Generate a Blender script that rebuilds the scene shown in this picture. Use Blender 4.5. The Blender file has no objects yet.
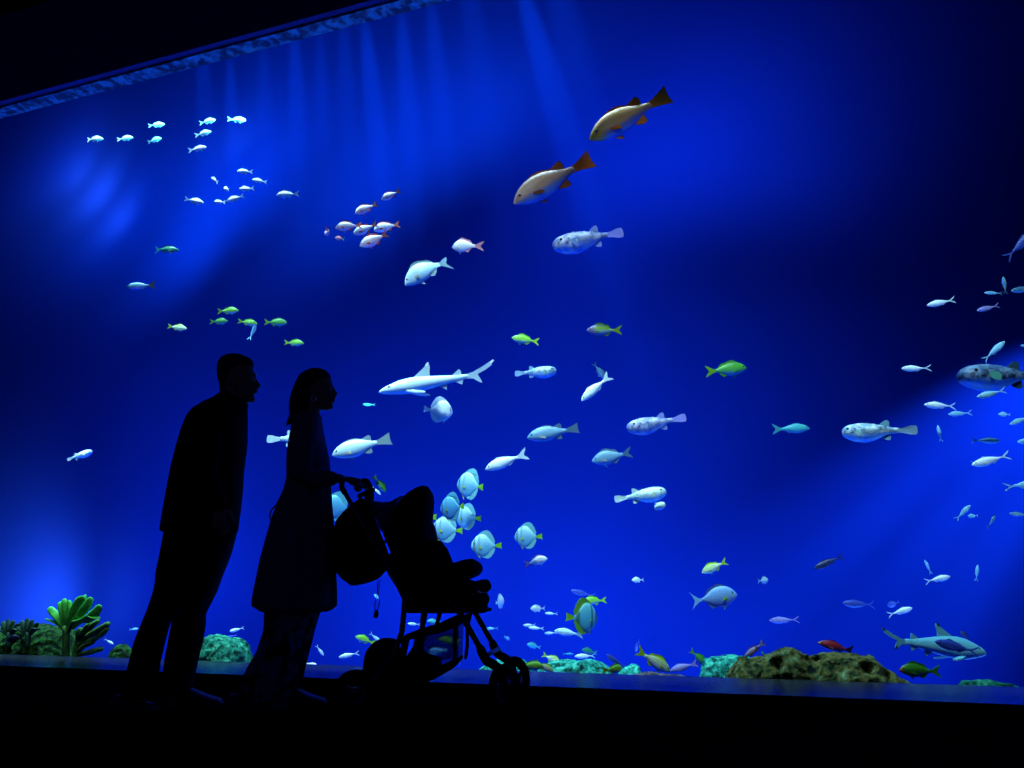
import bpy, bmesh, math, random
from mathutils import Vector, Matrix, noise, geometry
random.seed(7)
sc = bpy.context.scene
COL = sc.collection
PI = math.pi
# ------------------------------------------------------------------ camera
F, TH, CH = 700.0, math.atan(212/700.0), 0.5
cam_d = bpy.data.cameras.new('camera'); cam = bpy.data.objects.new('camera', cam_d); COL.objects.link(cam)
cam.location = (0, 0, CH); cam.rotation_euler = (PI/2 + TH, 0, 0)
cam_d.sensor_width = 36.0; cam_d.lens = 36.0*F/1024; cam_d.clip_end = 200
sc.camera = cam
CT, ST = math.cos(TH), math.sin(TH)
CAM = Vector((0, 0, CH)); RX = Vector((1, 0, 0)); UX = Vector((0, -ST, CT)); FX = Vector((0, CT, ST))
def ray(px, py):                       # world direction of a pixel, camera depth = F
    return FX*F + RX*(px-512) + UX*(384-py)
E = Vector((.954, -.300, 0)); N = Vector((.300, .954, 0)); W0 = Vector((0, 4.73, 0)); CW = W0.dot(N)
ROTZ = math.atan2(E.y, E.x)
def W(s, q, z): return W0 + E*s + N*q + Vector((0, 0, z))      # window frame -> world
def tank(px, py, q):                   # point q metres behind the glass plane
    r = ray(px, py); t = (CW + q)/N.dot(r)
    return CAM + r*t, t
def P(px, py, Y):                      # point on the upright plane Y metres in front of the camera
    r = ray(px, py); return CAM + r*(Y/r.y)
def SZ(px, py, q):                     # s, z on the plane q behind the glass
    p, t = tank(px, py, q); return (p - W0).dot(E), p.z
# ------------------------------------------------------------------ object helpers
def link(o, parent=None):
    COL.objects.link(o)
    if parent is not None: o.parent = parent
    return o
def obj(name, bm, m, parent=None, smooth=True, local=None):
    bmesh.ops.recalc_face_normals(bm, faces=bm.faces[:])
    me = bpy.data.meshes.new(name)
    if local is not None: bm.transform(local)
    bm.to_mesh(me); bm.free()
    if smooth:
        for p in me.polygons: p.use_smooth = True
    for mm in (m if isinstance(m, (list, tuple)) else [m]): me.materials.append(mm)
    return link(bpy.data.objects.new(name, me), parent)
def tag(o, label=None, cat=None, group=None, kind=None):
    if label: o['label'] = label
    if cat: o['category'] = cat
    if group: o['group'] = group
    if kind: o['kind'] = kind
    return o
def empty(name, loc=(0, 0, 0)):
    o = bpy.data.objects.new(name, None); o.location = loc; o.empty_display_size = .1
    return link(o)
# ------------------------------------------------------------------ materials
def newmat(name):
    m = bpy.data.materials.new(name); m.use_nodes = True
    nt = m.node_tree; nt.nodes.clear()
    out = nt.nodes.new('ShaderNodeOutputMaterial')
    return m, nt, out
def rgb(c): return (c[0], c[1], c[2], 1)
def ramp(nt, stops, fac):
    r = nt.nodes.new('ShaderNodeValToRGB'); e = r.color_ramp.elements
    while len(e) < len(stops): e.new(.5)
    for k, (p, c) in enumerate(stops): e[k].position = p; e[k].color = rgb(c)
    nt.links.new(fac, r.inputs[0]); return r.outputs[0]
def bsdf(nt, out, rough=.5, spec=.4, metal=0):
    b = nt.nodes.new('ShaderNodeBsdfPrincipled')
    b.inputs['Roughness'].default_value = rough; b.inputs['Specular IOR Level'].default_value = spec
    b.inputs['Metallic'].default_value = metal
    nt.links.new(b.outputs[0], out.inputs['Surface']); return b
def nz(nt, scale, detail=4, coord='Object', rough=.55):
    t = nt.nodes.new('ShaderNodeTexCoord'); n = nt.nodes.new('ShaderNodeTexNoise')
    n.inputs['Scale'].default_value = scale; n.inputs['Detail'].default_value = detail; n.inputs['Roughness'].default_value = rough
    nt.links.new(t.outputs[coord], n.inputs['Vector']); return n.outputs['Fac']
def bump(nt, b, h, strength=.3, dist=.02):
    k = nt.nodes.new('ShaderNodeBump'); k.inputs['Strength'].default_value = strength; k.inputs['Distance'].default_value = dist
    nt.links.new(h, k.inputs['Height']); nt.links.new(k.outputs[0], b.inputs['Normal'])
def noisy(name, c1, c2, scale=8, rough=.6, spec=.3, bmp=.2, metal=0, lo=.35, hi=.65, dist=.02, detail=4):
    m, nt, out = newmat(name); b = bsdf(nt, out, rough, spec, metal); f = nz(nt, scale, detail)
    nt.links.new(ramp(nt, [(lo, c1), (hi, c2)], f), b.inputs['Base Color'])
    if bmp: bump(nt, b, f, bmp, dist)
    return m
def fishmat(name, stops, rough=.42, mottled=None, bars=None, spots=None, head=None, spec=.35):
    """belly-to-back colours along the height, scales as a fine bump, optional bars, spots and head colour"""
    m, nt, out = newmat(name); b = bsdf(nt, out, rough, spec)
    tc = nt.nodes.new('ShaderNodeTexCoord'); sp = nt.nodes.new('ShaderNodeSeparateXYZ')
    nt.links.new(tc.outputs['Generated'], sp.inputs[0])
    n = nt.nodes.new('ShaderNodeTexNoise'); n.inputs['Scale'].default_value = 7; n.inputs['Detail'].default_value = 4
    nt.links.new(tc.outputs['Generated'], n.inputs['Vector'])
    a = nt.nodes.new('ShaderNodeMath'); a.operation = 'MULTIPLY_ADD'; a.inputs[1].default_value = .22
    nt.links.new(n.outputs['Fac'], a.inputs[0]); 
    s0 = nt.nodes.new('ShaderNodeMath'); s0.operation = 'SUBTRACT'; s0.inputs[1].default_value = .11
    nt.links.new(sp.outputs['Z'], s0.inputs[0]); nt.links.new(s0.outputs[0], a.inputs[2])
    col = ramp(nt, stops, a.outputs[0])
    def mix(fac, c, amt=1.0):
        nonlocal col
        x = nt.nodes.new('ShaderNodeMix'); x.data_type = 'RGBA'
        mu = nt.nodes.new('ShaderNodeMath'); mu.operation = 'MULTIPLY'; mu.inputs[1].default_value = amt
        nt.links.new(fac, mu.inputs[0]); nt.links.new(mu.outputs[0], x.inputs[0])
        nt.links.new(col, x.inputs[6]); x.inputs[7].default_value = rgb(c); col = x.outputs[2]
    def bw(src, stops2): return ramp(nt, [(p, (v, v, v)) for p, v in stops2], src)
    if bars:
        for x0, wd, c in bars:
            mix(bw(sp.outputs['X'], [(x0-wd, 0), (x0-wd*.5, 1), (x0+wd*.5, 1), (x0+wd, 0)]), c, .9)
    if head:
        mix(bw(sp.outputs['X'], [(head[0]-.06, 0), (head[0]+.06, 1)]), head[1], .9)
    if spots:
        v = nt.nodes.new('ShaderNodeTexVoronoi'); v.inputs['Scale'].default_value = spots[0]
        nt.links.new(tc.outputs['Object'], v.inputs['Vector'])
        back = bw(a.outputs[0], [(.38, 0), (.5, 1)])
        mu = nt.nodes.new('ShaderNodeMath'); mu.operation = 'MULTIPLY'
        nt.links.new(bw(v.outputs['Distance'], [(.22, 1), (.34, 0)]), mu.inputs[0]); nt.links.new(back, mu.inputs[1])
        mix(mu.outputs[0], spots[1], .9)
    if mottled:
        n2 = nz(nt, mottled[0], 3); mix(bw(n2, [(.45, 0), (.6, 1)]), mottled[1], .8)
    nt.links.new(col, b.inputs['Base Color'])
    v2 = nt.nodes.new('ShaderNodeTexVoronoi'); v2.inputs['Scale'].default_value = 46
    nt.links.new(tc.outputs['Object'], v2.inputs['Vector']); bump(nt, b, v2.outputs['Distance'], .25, .006)
    return m
def finmat(name, c1, c2, rough=.5):
    m, nt, out = newmat(name); b = bsdf(nt, out, rough, .3)
    f = nz(nt, 9, 3); nt.links.new(ramp(nt, [(.3, c1), (.7, c2)], f), b.inputs['Base Color']); bump(nt, b, f, .3, .004)
    return m
def clear(name, color, amount, base, rough=.6, scale=60):
    """see-through woven net: some of the light passes between the threads"""
    m, nt, out = newmat(name)
    b = nt.nodes.new('ShaderNodeBsdfPrincipled'); b.inputs['Base Color'].default_value = rgb(base); b.inputs['Roughness'].default_value = rough
    t = nt.nodes.new('ShaderNodeBsdfTransparent'); t.inputs[0].default_value = rgb(color)
    x = nt.nodes.new('ShaderNodeMixShader')
    f = nz(nt, scale, 2); 
    mu = nt.nodes.new('ShaderNodeMath'); mu.operation = 'MULTIPLY_ADD'; mu.inputs[1].default_value = .5; mu.inputs[2].default_value = amount-.25
    nt.links.new(f, mu.inputs[0]); nt.links.new(mu.outputs[0], x.inputs[0])
    nt.links.new(b.outputs[0], x.inputs[1]); nt.links.new(t.outputs[0], x.inputs[2]); nt.links.new(x.outputs[0], out.inputs['Surface'])
    return m
# ------------------------------------------------------------------ mesh helpers
def loft(bm, rings, cap=True):
    V = [[bm.verts.new(p) for p in r] for r in rings]
    n = len(V[0])
    for a, b in zip(V, V[1:]):
        for k in range(n): bm.faces.new((a[k], a[(k+1) % n], b[(k+1) % n], b[k]))
    if cap:
        bm.faces.new(V[0][::-1]); bm.faces.new(V[-1])
def sup(c, s, e): # superellipse component
    return math.copysign(abs(c)**e, c), math.copysign(abs(s)**e, s)
def slices(bm, Y, rows, n=28, ex=1.0, fold=None):
    """horizontal rings traced from a side view: (py, left px, right px, half depth, offset in depth)"""
    R = []
    for row in rows:
        py, xl, xr, hd = row[:4]; yo = row[4] if len(row) > 4 else 0
        a, b = P(xl, py, Y+yo), P(xr, py, Y+yo); c = (a+b)/2; hw = (b.x-a.x)/2; ring = []
        hw = math.sqrt(max(.2*hw*hw, hw*hw - (hd*c.x/c.y)**2))   # seen a little from the side
        for k in range(n):
            an = 2*PI*k/n; cc, ss = sup(math.cos(an), math.sin(an), ex)
            f = 1+(fold(an, py) if fold else 0)
            ring.append(Vector((c.x+hw*cc*f, c.y+hd*ss*f, c.z)))
        R.append(ring)
    loft(bm, R)
def limb(bm, pts, rad, n=12, flat=1.0, up=Vector((0, 1, 0)), dome=True):
    """tapered tube through 3-D points; flat < 1 squashes it along the second axis"""
    pts = [Vector(p) for p in pts]
    if not isinstance(rad, (list, tuple)): rad = [rad]*len(pts)
    R = []; m = len(pts)
    for i, p in enumerate(pts):
        d = (pts[min(i+1, m-1)] - pts[max(i-1, 0)]).normalized()
        a = up - d*up.dot(d)
        if a.length < .05: a = Vector((1, 0, .01)) - d*d.x
        a.normalize(); b = d.cross(a)
        def ring(c, r): return [c + a*(r*math.cos(2*PI*k/n)) + b*(r*flat*math.sin(2*PI*k/n)) for k in range(n)]
        if dome and i == 0:
            for g in (.15, .5, .82): R.append(ring(p - d*rad[0]*math.sqrt(1-g*g)*.9, rad[0]*g))
        R.append(ring(p, rad[i]))
        if dome and i == m-1:
            for g in (.82, .5, .15): R.append(ring(p + d*rad[-1]*math.sqrt(1-g*g)*.9, rad[-1]*g))
    loft(bm, R)
def smooth_path(pts, k=4):
    pts = [Vector(p) for p in pts]; out = []
    for i in range(len(pts)-1):
        p0, p1, p2, p3 = pts[max(i-1, 0)], pts[i], pts[i+1], pts[min(i+2, len(pts)-1)]
        for j in range(k):
            t = j/k
            out.append(.5*((2*p1)+(p2-p0)*t+(2*p0-5*p1+4*p2-p3)*t*t+(3*p1-p0-3*p2+p3)*t**3))
    out.append(pts[-1]); return out
def ball(bm, c, r, seg=12, rings=8, scale=(1, 1, 1)):
    bmesh.ops.create_uvsphere(bm, u_segments=seg, v_segments=rings, radius=r, matrix=Matrix.Translation(c) @ Matrix.Diagonal((*scale, 1)))
def box(bm, lo, hi, mtx=None):
    c = (Vector(lo)+Vector(hi))/2; d = Vector(hi)-Vector(lo)
    M = Matrix.Translation(c) @ Matrix.Diagonal((d.x, d.y, d.z, 1))
    bmesh.ops.create_cube(bm, size=1, matrix=(mtx @ M) if mtx else M)
def prism(bm, pts, y0, y1):
    """polygon in the XZ plane given as 3-D points, extruded in depth from offset y0 to y1"""
    A = [bm.verts.new(p + Vector((0, y0, 0))) for p in pts]; B = [bm.verts.new(p + Vector((0, y1, 0))) for p in pts]
    n = len(pts)
    fs = [bm.faces.new(A), bm.faces.new(B[::-1])]
    for k in range(n): fs.append(bm.faces.new((A[k], B[k], B[(k+1) % n], A[(k+1) % n])))
    return fs
def bev(bm, w, seg=2):
    bmesh.ops.bevel(bm, geom=bm.edges[:], offset=w, segments=seg, affect='EDGES', profile=.6, clamp_overlap=True)
def torus(bm, R, r, mtx, n=32, m=10):
    V = []
    for i in range(n):
        a = 2*PI*i/n
        V.append([bm.verts.new(mtx @ Vector(((R+r*math.cos(2*PI*j/m))*math.cos(a), r*math.sin(2*PI*j/m), (R+r*math.cos(2*PI*j/m))*math.sin(a)))) for j in range(m)])
    for i in range(n):
        for j in range(m):
            bm.faces.new((V[i][j], V[(i+1) % n][j], V[(i+1) % n][(j+1) % m], V[i][(j+1) % m]))
def fuse(name, bm, m, parent, voxel=.006, smooth_it=4):
    """joins overlapping closed shapes into one continuous skin"""
    bmesh.ops.recalc_face_normals(bm, faces=bm.faces[:])
    me = bpy.data.meshes.new(name+'_raw'); bm.to_mesh(me); bm.free()
    t = bpy.data.objects.new(name+'_raw', me); COL.objects.link(t)
    r = t.modifiers.new('r', 'REMESH'); r.mode = 'VOXEL'; r.voxel_size = voxel
    s = t.modifiers.new('s', 'SMOOTH'); s.factor = .5; s.iterations = smooth_it
    dg = bpy.context.evaluated_depsgraph_get()
    nm = bpy.data.meshes.new_from_object(t.evaluated_get(dg)); nm.name = name
    bpy.data.objects.remove(t)
    nm.materials.clear(); nm.materials.append(m)
    for p in nm.polygons: p.use_smooth = True
    return link(bpy.data.objects.new(name, nm), parent)
# ------------------------------------------------------------------ render settings
sc.view_settings.view_transform = 'Standard'; sc.view_settings.look = 'None'
sc.view_settings.gamma = 1; sc.view_settings.exposure = 0; sc.view_settings.use_curve_mapping = False
cy = sc.cycles
cy.max_bounces = 6; cy.diffuse_bounces = 2; cy.glossy_bounces = 3; cy.transparent_max_bounces = 16; cy.volume_bounces = 0
cy.use_denoising = True; cy.caustics_reflective = False; cy.caustics_refractive = False
w = bpy.data.worlds.new('world'); sc.world = w; w.use_nodes = True
bg = w.node_tree.nodes['Background']; bg.inputs[0].default_value = (.12, .15, 1, 1); bg.inputs[1].default_value = .05
# ------------------------------------------------------------------ the setting
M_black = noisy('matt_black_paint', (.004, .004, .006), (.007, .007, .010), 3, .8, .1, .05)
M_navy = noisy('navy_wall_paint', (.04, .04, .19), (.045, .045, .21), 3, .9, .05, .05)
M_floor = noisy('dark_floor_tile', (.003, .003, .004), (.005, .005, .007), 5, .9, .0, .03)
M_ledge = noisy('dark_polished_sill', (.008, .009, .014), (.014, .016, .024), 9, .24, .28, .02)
M_wall = noisy('deep_blue_tank_paint', (.00055, .0031, .062), (.0006, .0034, .068), .25, .95, .0, .0)
M_sand = noisy('blue_tank_floor', (.005, .025, .22), (.01, .03, .28), 2, .9, .1, .2)
M_sof = noisy('painted_ripple_light', (.006, .025, .09), (.09, .36, .55), 12, .5, .4, .6, lo=.42, hi=.62, dist=.05, detail=2)  # rippling water light on the soffit is painted in as colour noise
def slab(name, s0, s1, q0, q1, z0, z1, m, kind='structure'):
    bm = bmesh.new(); M = Matrix.Translation(W0) @ Matrix.Rotation(ROTZ, 4, 'Z')
    box(bm, (s0, q0, z0), (s1, q1, z1), M)
    o = obj(name, bm, m, smooth=False); o['kind'] = kind; return o
QB, ZT = 5.5, 5.70
slab('wall_back', -18, 11, QB, QB+.2, -.5, 20, M_wall)
slab('wall_left', -18.2, -18, 0, QB+.2, -.5, 20, M_wall)
slab('wall_right', 11, 11.2, 0, QB+.2, -.5, 20, M_wall)
slab('floor_tank', -18, 11, .0, QB, -.7, -.5, M_sand)
slab('ceiling_tank', -18.2, 11.2, 0, QB+.2, 20, 20.2, M_black)
slab('wall_front', -18.2, 11.2, -.02, .17, ZT+.02, 20, M_navy)
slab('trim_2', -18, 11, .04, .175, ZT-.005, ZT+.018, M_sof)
slab('wall_base', -18, 11, 0, .06, -.7, .041, M_black)
slab('trim_1', -18, 11, -.66, .06, .028, .045, M_ledge)
slab('trim_3', -18, 11, -.62, 0, 0, .028, M_black)
slab('ceiling', -18, 11, -9, -.02, 7.0, 7.15, M_black)
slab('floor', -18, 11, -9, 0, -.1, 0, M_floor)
# the acrylic pane and the body of water behind it
m, nt, out = newmat('clear_acrylic'); t = nt.nodes.new('ShaderNodeBsdfTransparent'); t.inputs[0].default_value = (.975, .985, .995, 1)
nt.links.new(t.outputs[0], out.inputs['Surface'])
slab('window_1', -18, 11, 0, .03, .045, ZT, m)
m, nt, out = newmat('sea_water'); t = nt.nodes.new('ShaderNodeVolumeAbsorption'); t.inputs[0].default_value = (.0, .62, .94, 1); t.inputs[1].default_value = .075
nt.links.new(t.outputs[0], out.inputs['Volume'])
slab('water', -17.99, 10.99, .064, QB-.01, -.49, 19.95, m)
# ------------------------------------------------------------------ lights
def spot(name, loc, to, power, size, blend=1, color=(1, 1, 1), radius=.1):
    l = bpy.data.lights.new(name, 'SPOT'); l.energy = power; l.spot_size = math.radians(size); l.spot_blend = blend
    l.color = color; l.shadow_soft_size = radius
    o = bpy.data.objects.new(name, l); o.location = loc
    o.rotation_euler = (Vector(to)-Vector(loc)).to_track_quat('-Z', 'Y').to_euler(); link(o); return o
def strip(name, loc, to, power, sx, sy, color=(1, 1, 1), spread=180):
    l = bpy.data.lights.new(name, 'AREA'); l.shape = 'RECTANGLE'; l.size = sx; l.size_y = sy; l.energy = power; l.color = color
    l.spread = math.radians(spread)
    d = (Vector(to)-Vector(loc)).normalized(); x = E; y = d.cross(x)*-1
    o = bpy.data.objects.new(name, l)
    z = -d; x = (E - z*E.dot(z)).normalized(); y = z.cross(x)
    o.matrix_world = Matrix.Translation(loc) @ Matrix((x, y, z)).transposed().to_4x4(); link(o); return o
# added unseen spots on the room side, brightening fish flanks through the window
WHITE = (.70, .94, 1)
for s0, pw in ((-9, 1), (-7, 1), (-5, 1), (-3, 1), (-1.2, 1), (.6, .8), (2.4, .6), (4.2, .45)):
    spot('added_fish_spot', W(s0, -2.2, 6.8), W(s0, 2.1, 1.5), 2300*pw, 42, .8, WHITE, .12)
for s0 in (-8.6, -7, -5.4, -3.8, -2.2, -.6, 1, 2.6):
    spot('added_fish_spot', W(s0, -4.0, 5.9), W(s0, 2.0, 4.4), 900 if s0 < 0 else 560, 17, .7, WHITE, .12)
# lamps over the tank
for s0, pw in ((-9, 1), (-5.5, 1), (-2, .55), (1.2, .35)):
    strip('tank_lamp', W(s0, .6, 10.8), W(s0+.3, 2.4, 3), 520*pw, 3.2, .3, WHITE, 80)
# added unseen blue lamps on the tank floor, tinting the bellies from below
for s0 in (-10, -6, -2, 2, 5):
    strip('added_belly_fill', W(s0, 2.2, -.42), W(s0, 2.0, 3), 40, 3.6, .3, (.05, .25, 1), 140)
def wallpt(px, py): return tank(px, py, QB)[0]
def beam(px0, px1, zc, power, size, off=.8, blend=1, color=(.4, .6, 1)):
    """a narrow lamp under the tank ceiling, grazing the rear wall; px0 and px1 give its lean"""
    a, b = wallpt(px0, 0), wallpt(px1, 200); d = (b-a)/(b.z-a.z)
    top = a + d*(19.4-a.z) - N*off; spot('surface_beam', top, a + d*(zc-a.z), power*2.3, size, blend, color, .04)
def wash(px, py, d, power, color=(.4, .6, 1)):
    """an added wide lamp, unseen, d metres before the rear wall to brighten it"""
    spot('added_wall_wash', tank(px, py, QB-d)[0], wallpt(px, py), power*1.6*d*d, 150, 1, color, .15)

CY = (.12, .85, .75); PU = (1, .8, .40); BL = (.25, .6, .8)
for x0, x1, zc, pw, wd in ((200, 208, 10.5, .6, 7), (228, 234, 10, 1, 5), (262, 266, 10, .5, 6), (293, 300, 10, 1, 6), (318, 326, 10, .6, 5), (342, 352, 10, .6, 6), (362, 384, 9.6, 1.6, 6), (400, 415, 9.6, 1.2, 6), (430, 452, 9.8, .9, 6), (470, 500, 10, .5, 8), (525, 585, 9, 2.2, 7), (560, 610, 9.6, .7, 9)):
    beam(x0, x1, zc, pw*62000, wd*.5, color=(.12, 1, .6))
wash(290, 120, 2.8, 330, CY); wash(180, 120, 2.4, 430, CY); wash(430, 40, 2.6, 280, CY); wash(640, 60, 2.8, 270, BL); wash(560, 190, 2.5, 60, BL); wash(800, 100, 2.2, 80, BL)
wash(56, 158, .75, 600, PU); wash(74, 176, .85, 1100, PU); wash(98, 205, .75, 800, PU)
wash(226, 128, .6, 260, PU); wash(150, 220, 1.5, 360, CY); wash(60, 190, 1.8, 200, CY); wash(20, 130, 1.5, 120, BL)
wash(-20, 612, 1.6, 1300, PU); wash(60, 606, 1.4, 300, PU); wash(120, 560, 2.4, 200, BL); wash(330, 590, 2.4, 180, BL); wash(500, 640, 2.4, 180, BL); wash(650, 650, 2.2, 120, BL)
spot('side_beam', tank(1290, 130, QB-1.3)[0], wallpt(880, 600), 48000, 34, 1, (.25, .75, .85), .1)
for px, py in ((800, 590), (880, 610), (960, 600)):
    spot('side_beam', tank(1290, 130, QB-.9)[0], wallpt(px, py), 27000, 7, 1, (.2, .9, .8), .1)
wash(560, 330, 3, 60, BL); wash(600, 510, 2.8, 90, BL); wash(740, 400, 2.8, 40, BL); wash(400, 460, 2.8, 50, BL)
# ------------------------------------------------------------------ fish
# profiles: position from nose to tail root, height above and below the axis, half width (all in body lengths)
PROF = {
 'bream': ([0,.03,.08,.16,.28,.42,.56,.7,.82,.92,1],
           [.004,.035,.075,.12,.158,.17,.158,.12,.078,.046,.04],
           [.004,.028,.05,.085,.12,.142,.138,.1,.06,.04,.038],
           [.004,.022,.04,.058,.072,.076,.07,.052,.033,.02,.012]),
 'puff':  ([0,.02,.06,.13,.25,.4,.55,.68,.8,.9,1],
           [.03,.062,.088,.112,.128,.13,.115,.092,.064,.044,.036],
           [.03,.058,.085,.115,.15,.165,.145,.1,.062,.042,.036],
           [.03,.07,.105,.128,.135,.128,.108,.08,.05,.03,.018]),
 'disc':  ([0,.02,.06,.13,.24,.38,.52,.66,.78,.9,1],
           [.005,.07,.15,.235,.32,.375,.38,.32,.21,.09,.06],
           [.005,.05,.11,.18,.26,.32,.33,.28,.18,.085,.06],
           [.004,.022,.04,.056,.068,.07,.062,.046,.03,.018,.012]),
 'oval':  ([0,.03,.08,.16,.28,.42,.56,.7,.84,.94,1],
           [.005,.06,.11,.165,.21,.225,.21,.165,.085,.032,.026],
           [.005,.04,.08,.13,.175,.2,.195,.155,.08,.03,.026],
           [.004,.02,.036,.052,.064,.066,.06,.044,.026,.014,.01]),
 'slim':  ([0,.03,.08,.16,.28,.42,.56,.7,.84,.94,1],
           [.004,.024,.045,.067,.085,.09,.082,.063,.038,.022,.018],
           [.004,.024,.045,.07,.092,.1,.09,.068,.04,.022,.018],
           [.004,.018,.032,.046,.056,.058,.052,.04,.024,.013,.009]),
 'shark': ([0,.02,.06,.13,.24,.36,.5,.64,.78,.9,1],
           [.004,.016,.032,.05,.07,.078,.07,.055,.038,.025,.02],
           [.006,.016,.026,.04,.056,.062,.055,.042,.03,.021,.018],
           [.012,.032,.05,.062,.07,.07,.062,.046,.03,.018,.012]),
}
def interp(xs, ys, x):
    if x <= xs[0]: return ys[0]
    for a, b, c, d in zip(xs, xs[1:], ys, ys[1:]):
        if x <= b: return c + (d-c)*(x-a)/(b-a)
    return ys[-1]
XT = -.27
def bendv(v, k):
    d = max(0, .18 - v.x); return Vector((v.x + .25*k*k*d*d, v.y + k*d*d, v.z))
def dark(c, f): return tuple(x*f for x in c)
M_eye = noisy('fish_eye', (.004, .004, .006), (.01, .01, .012), 20, .15, .6, 0)
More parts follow.
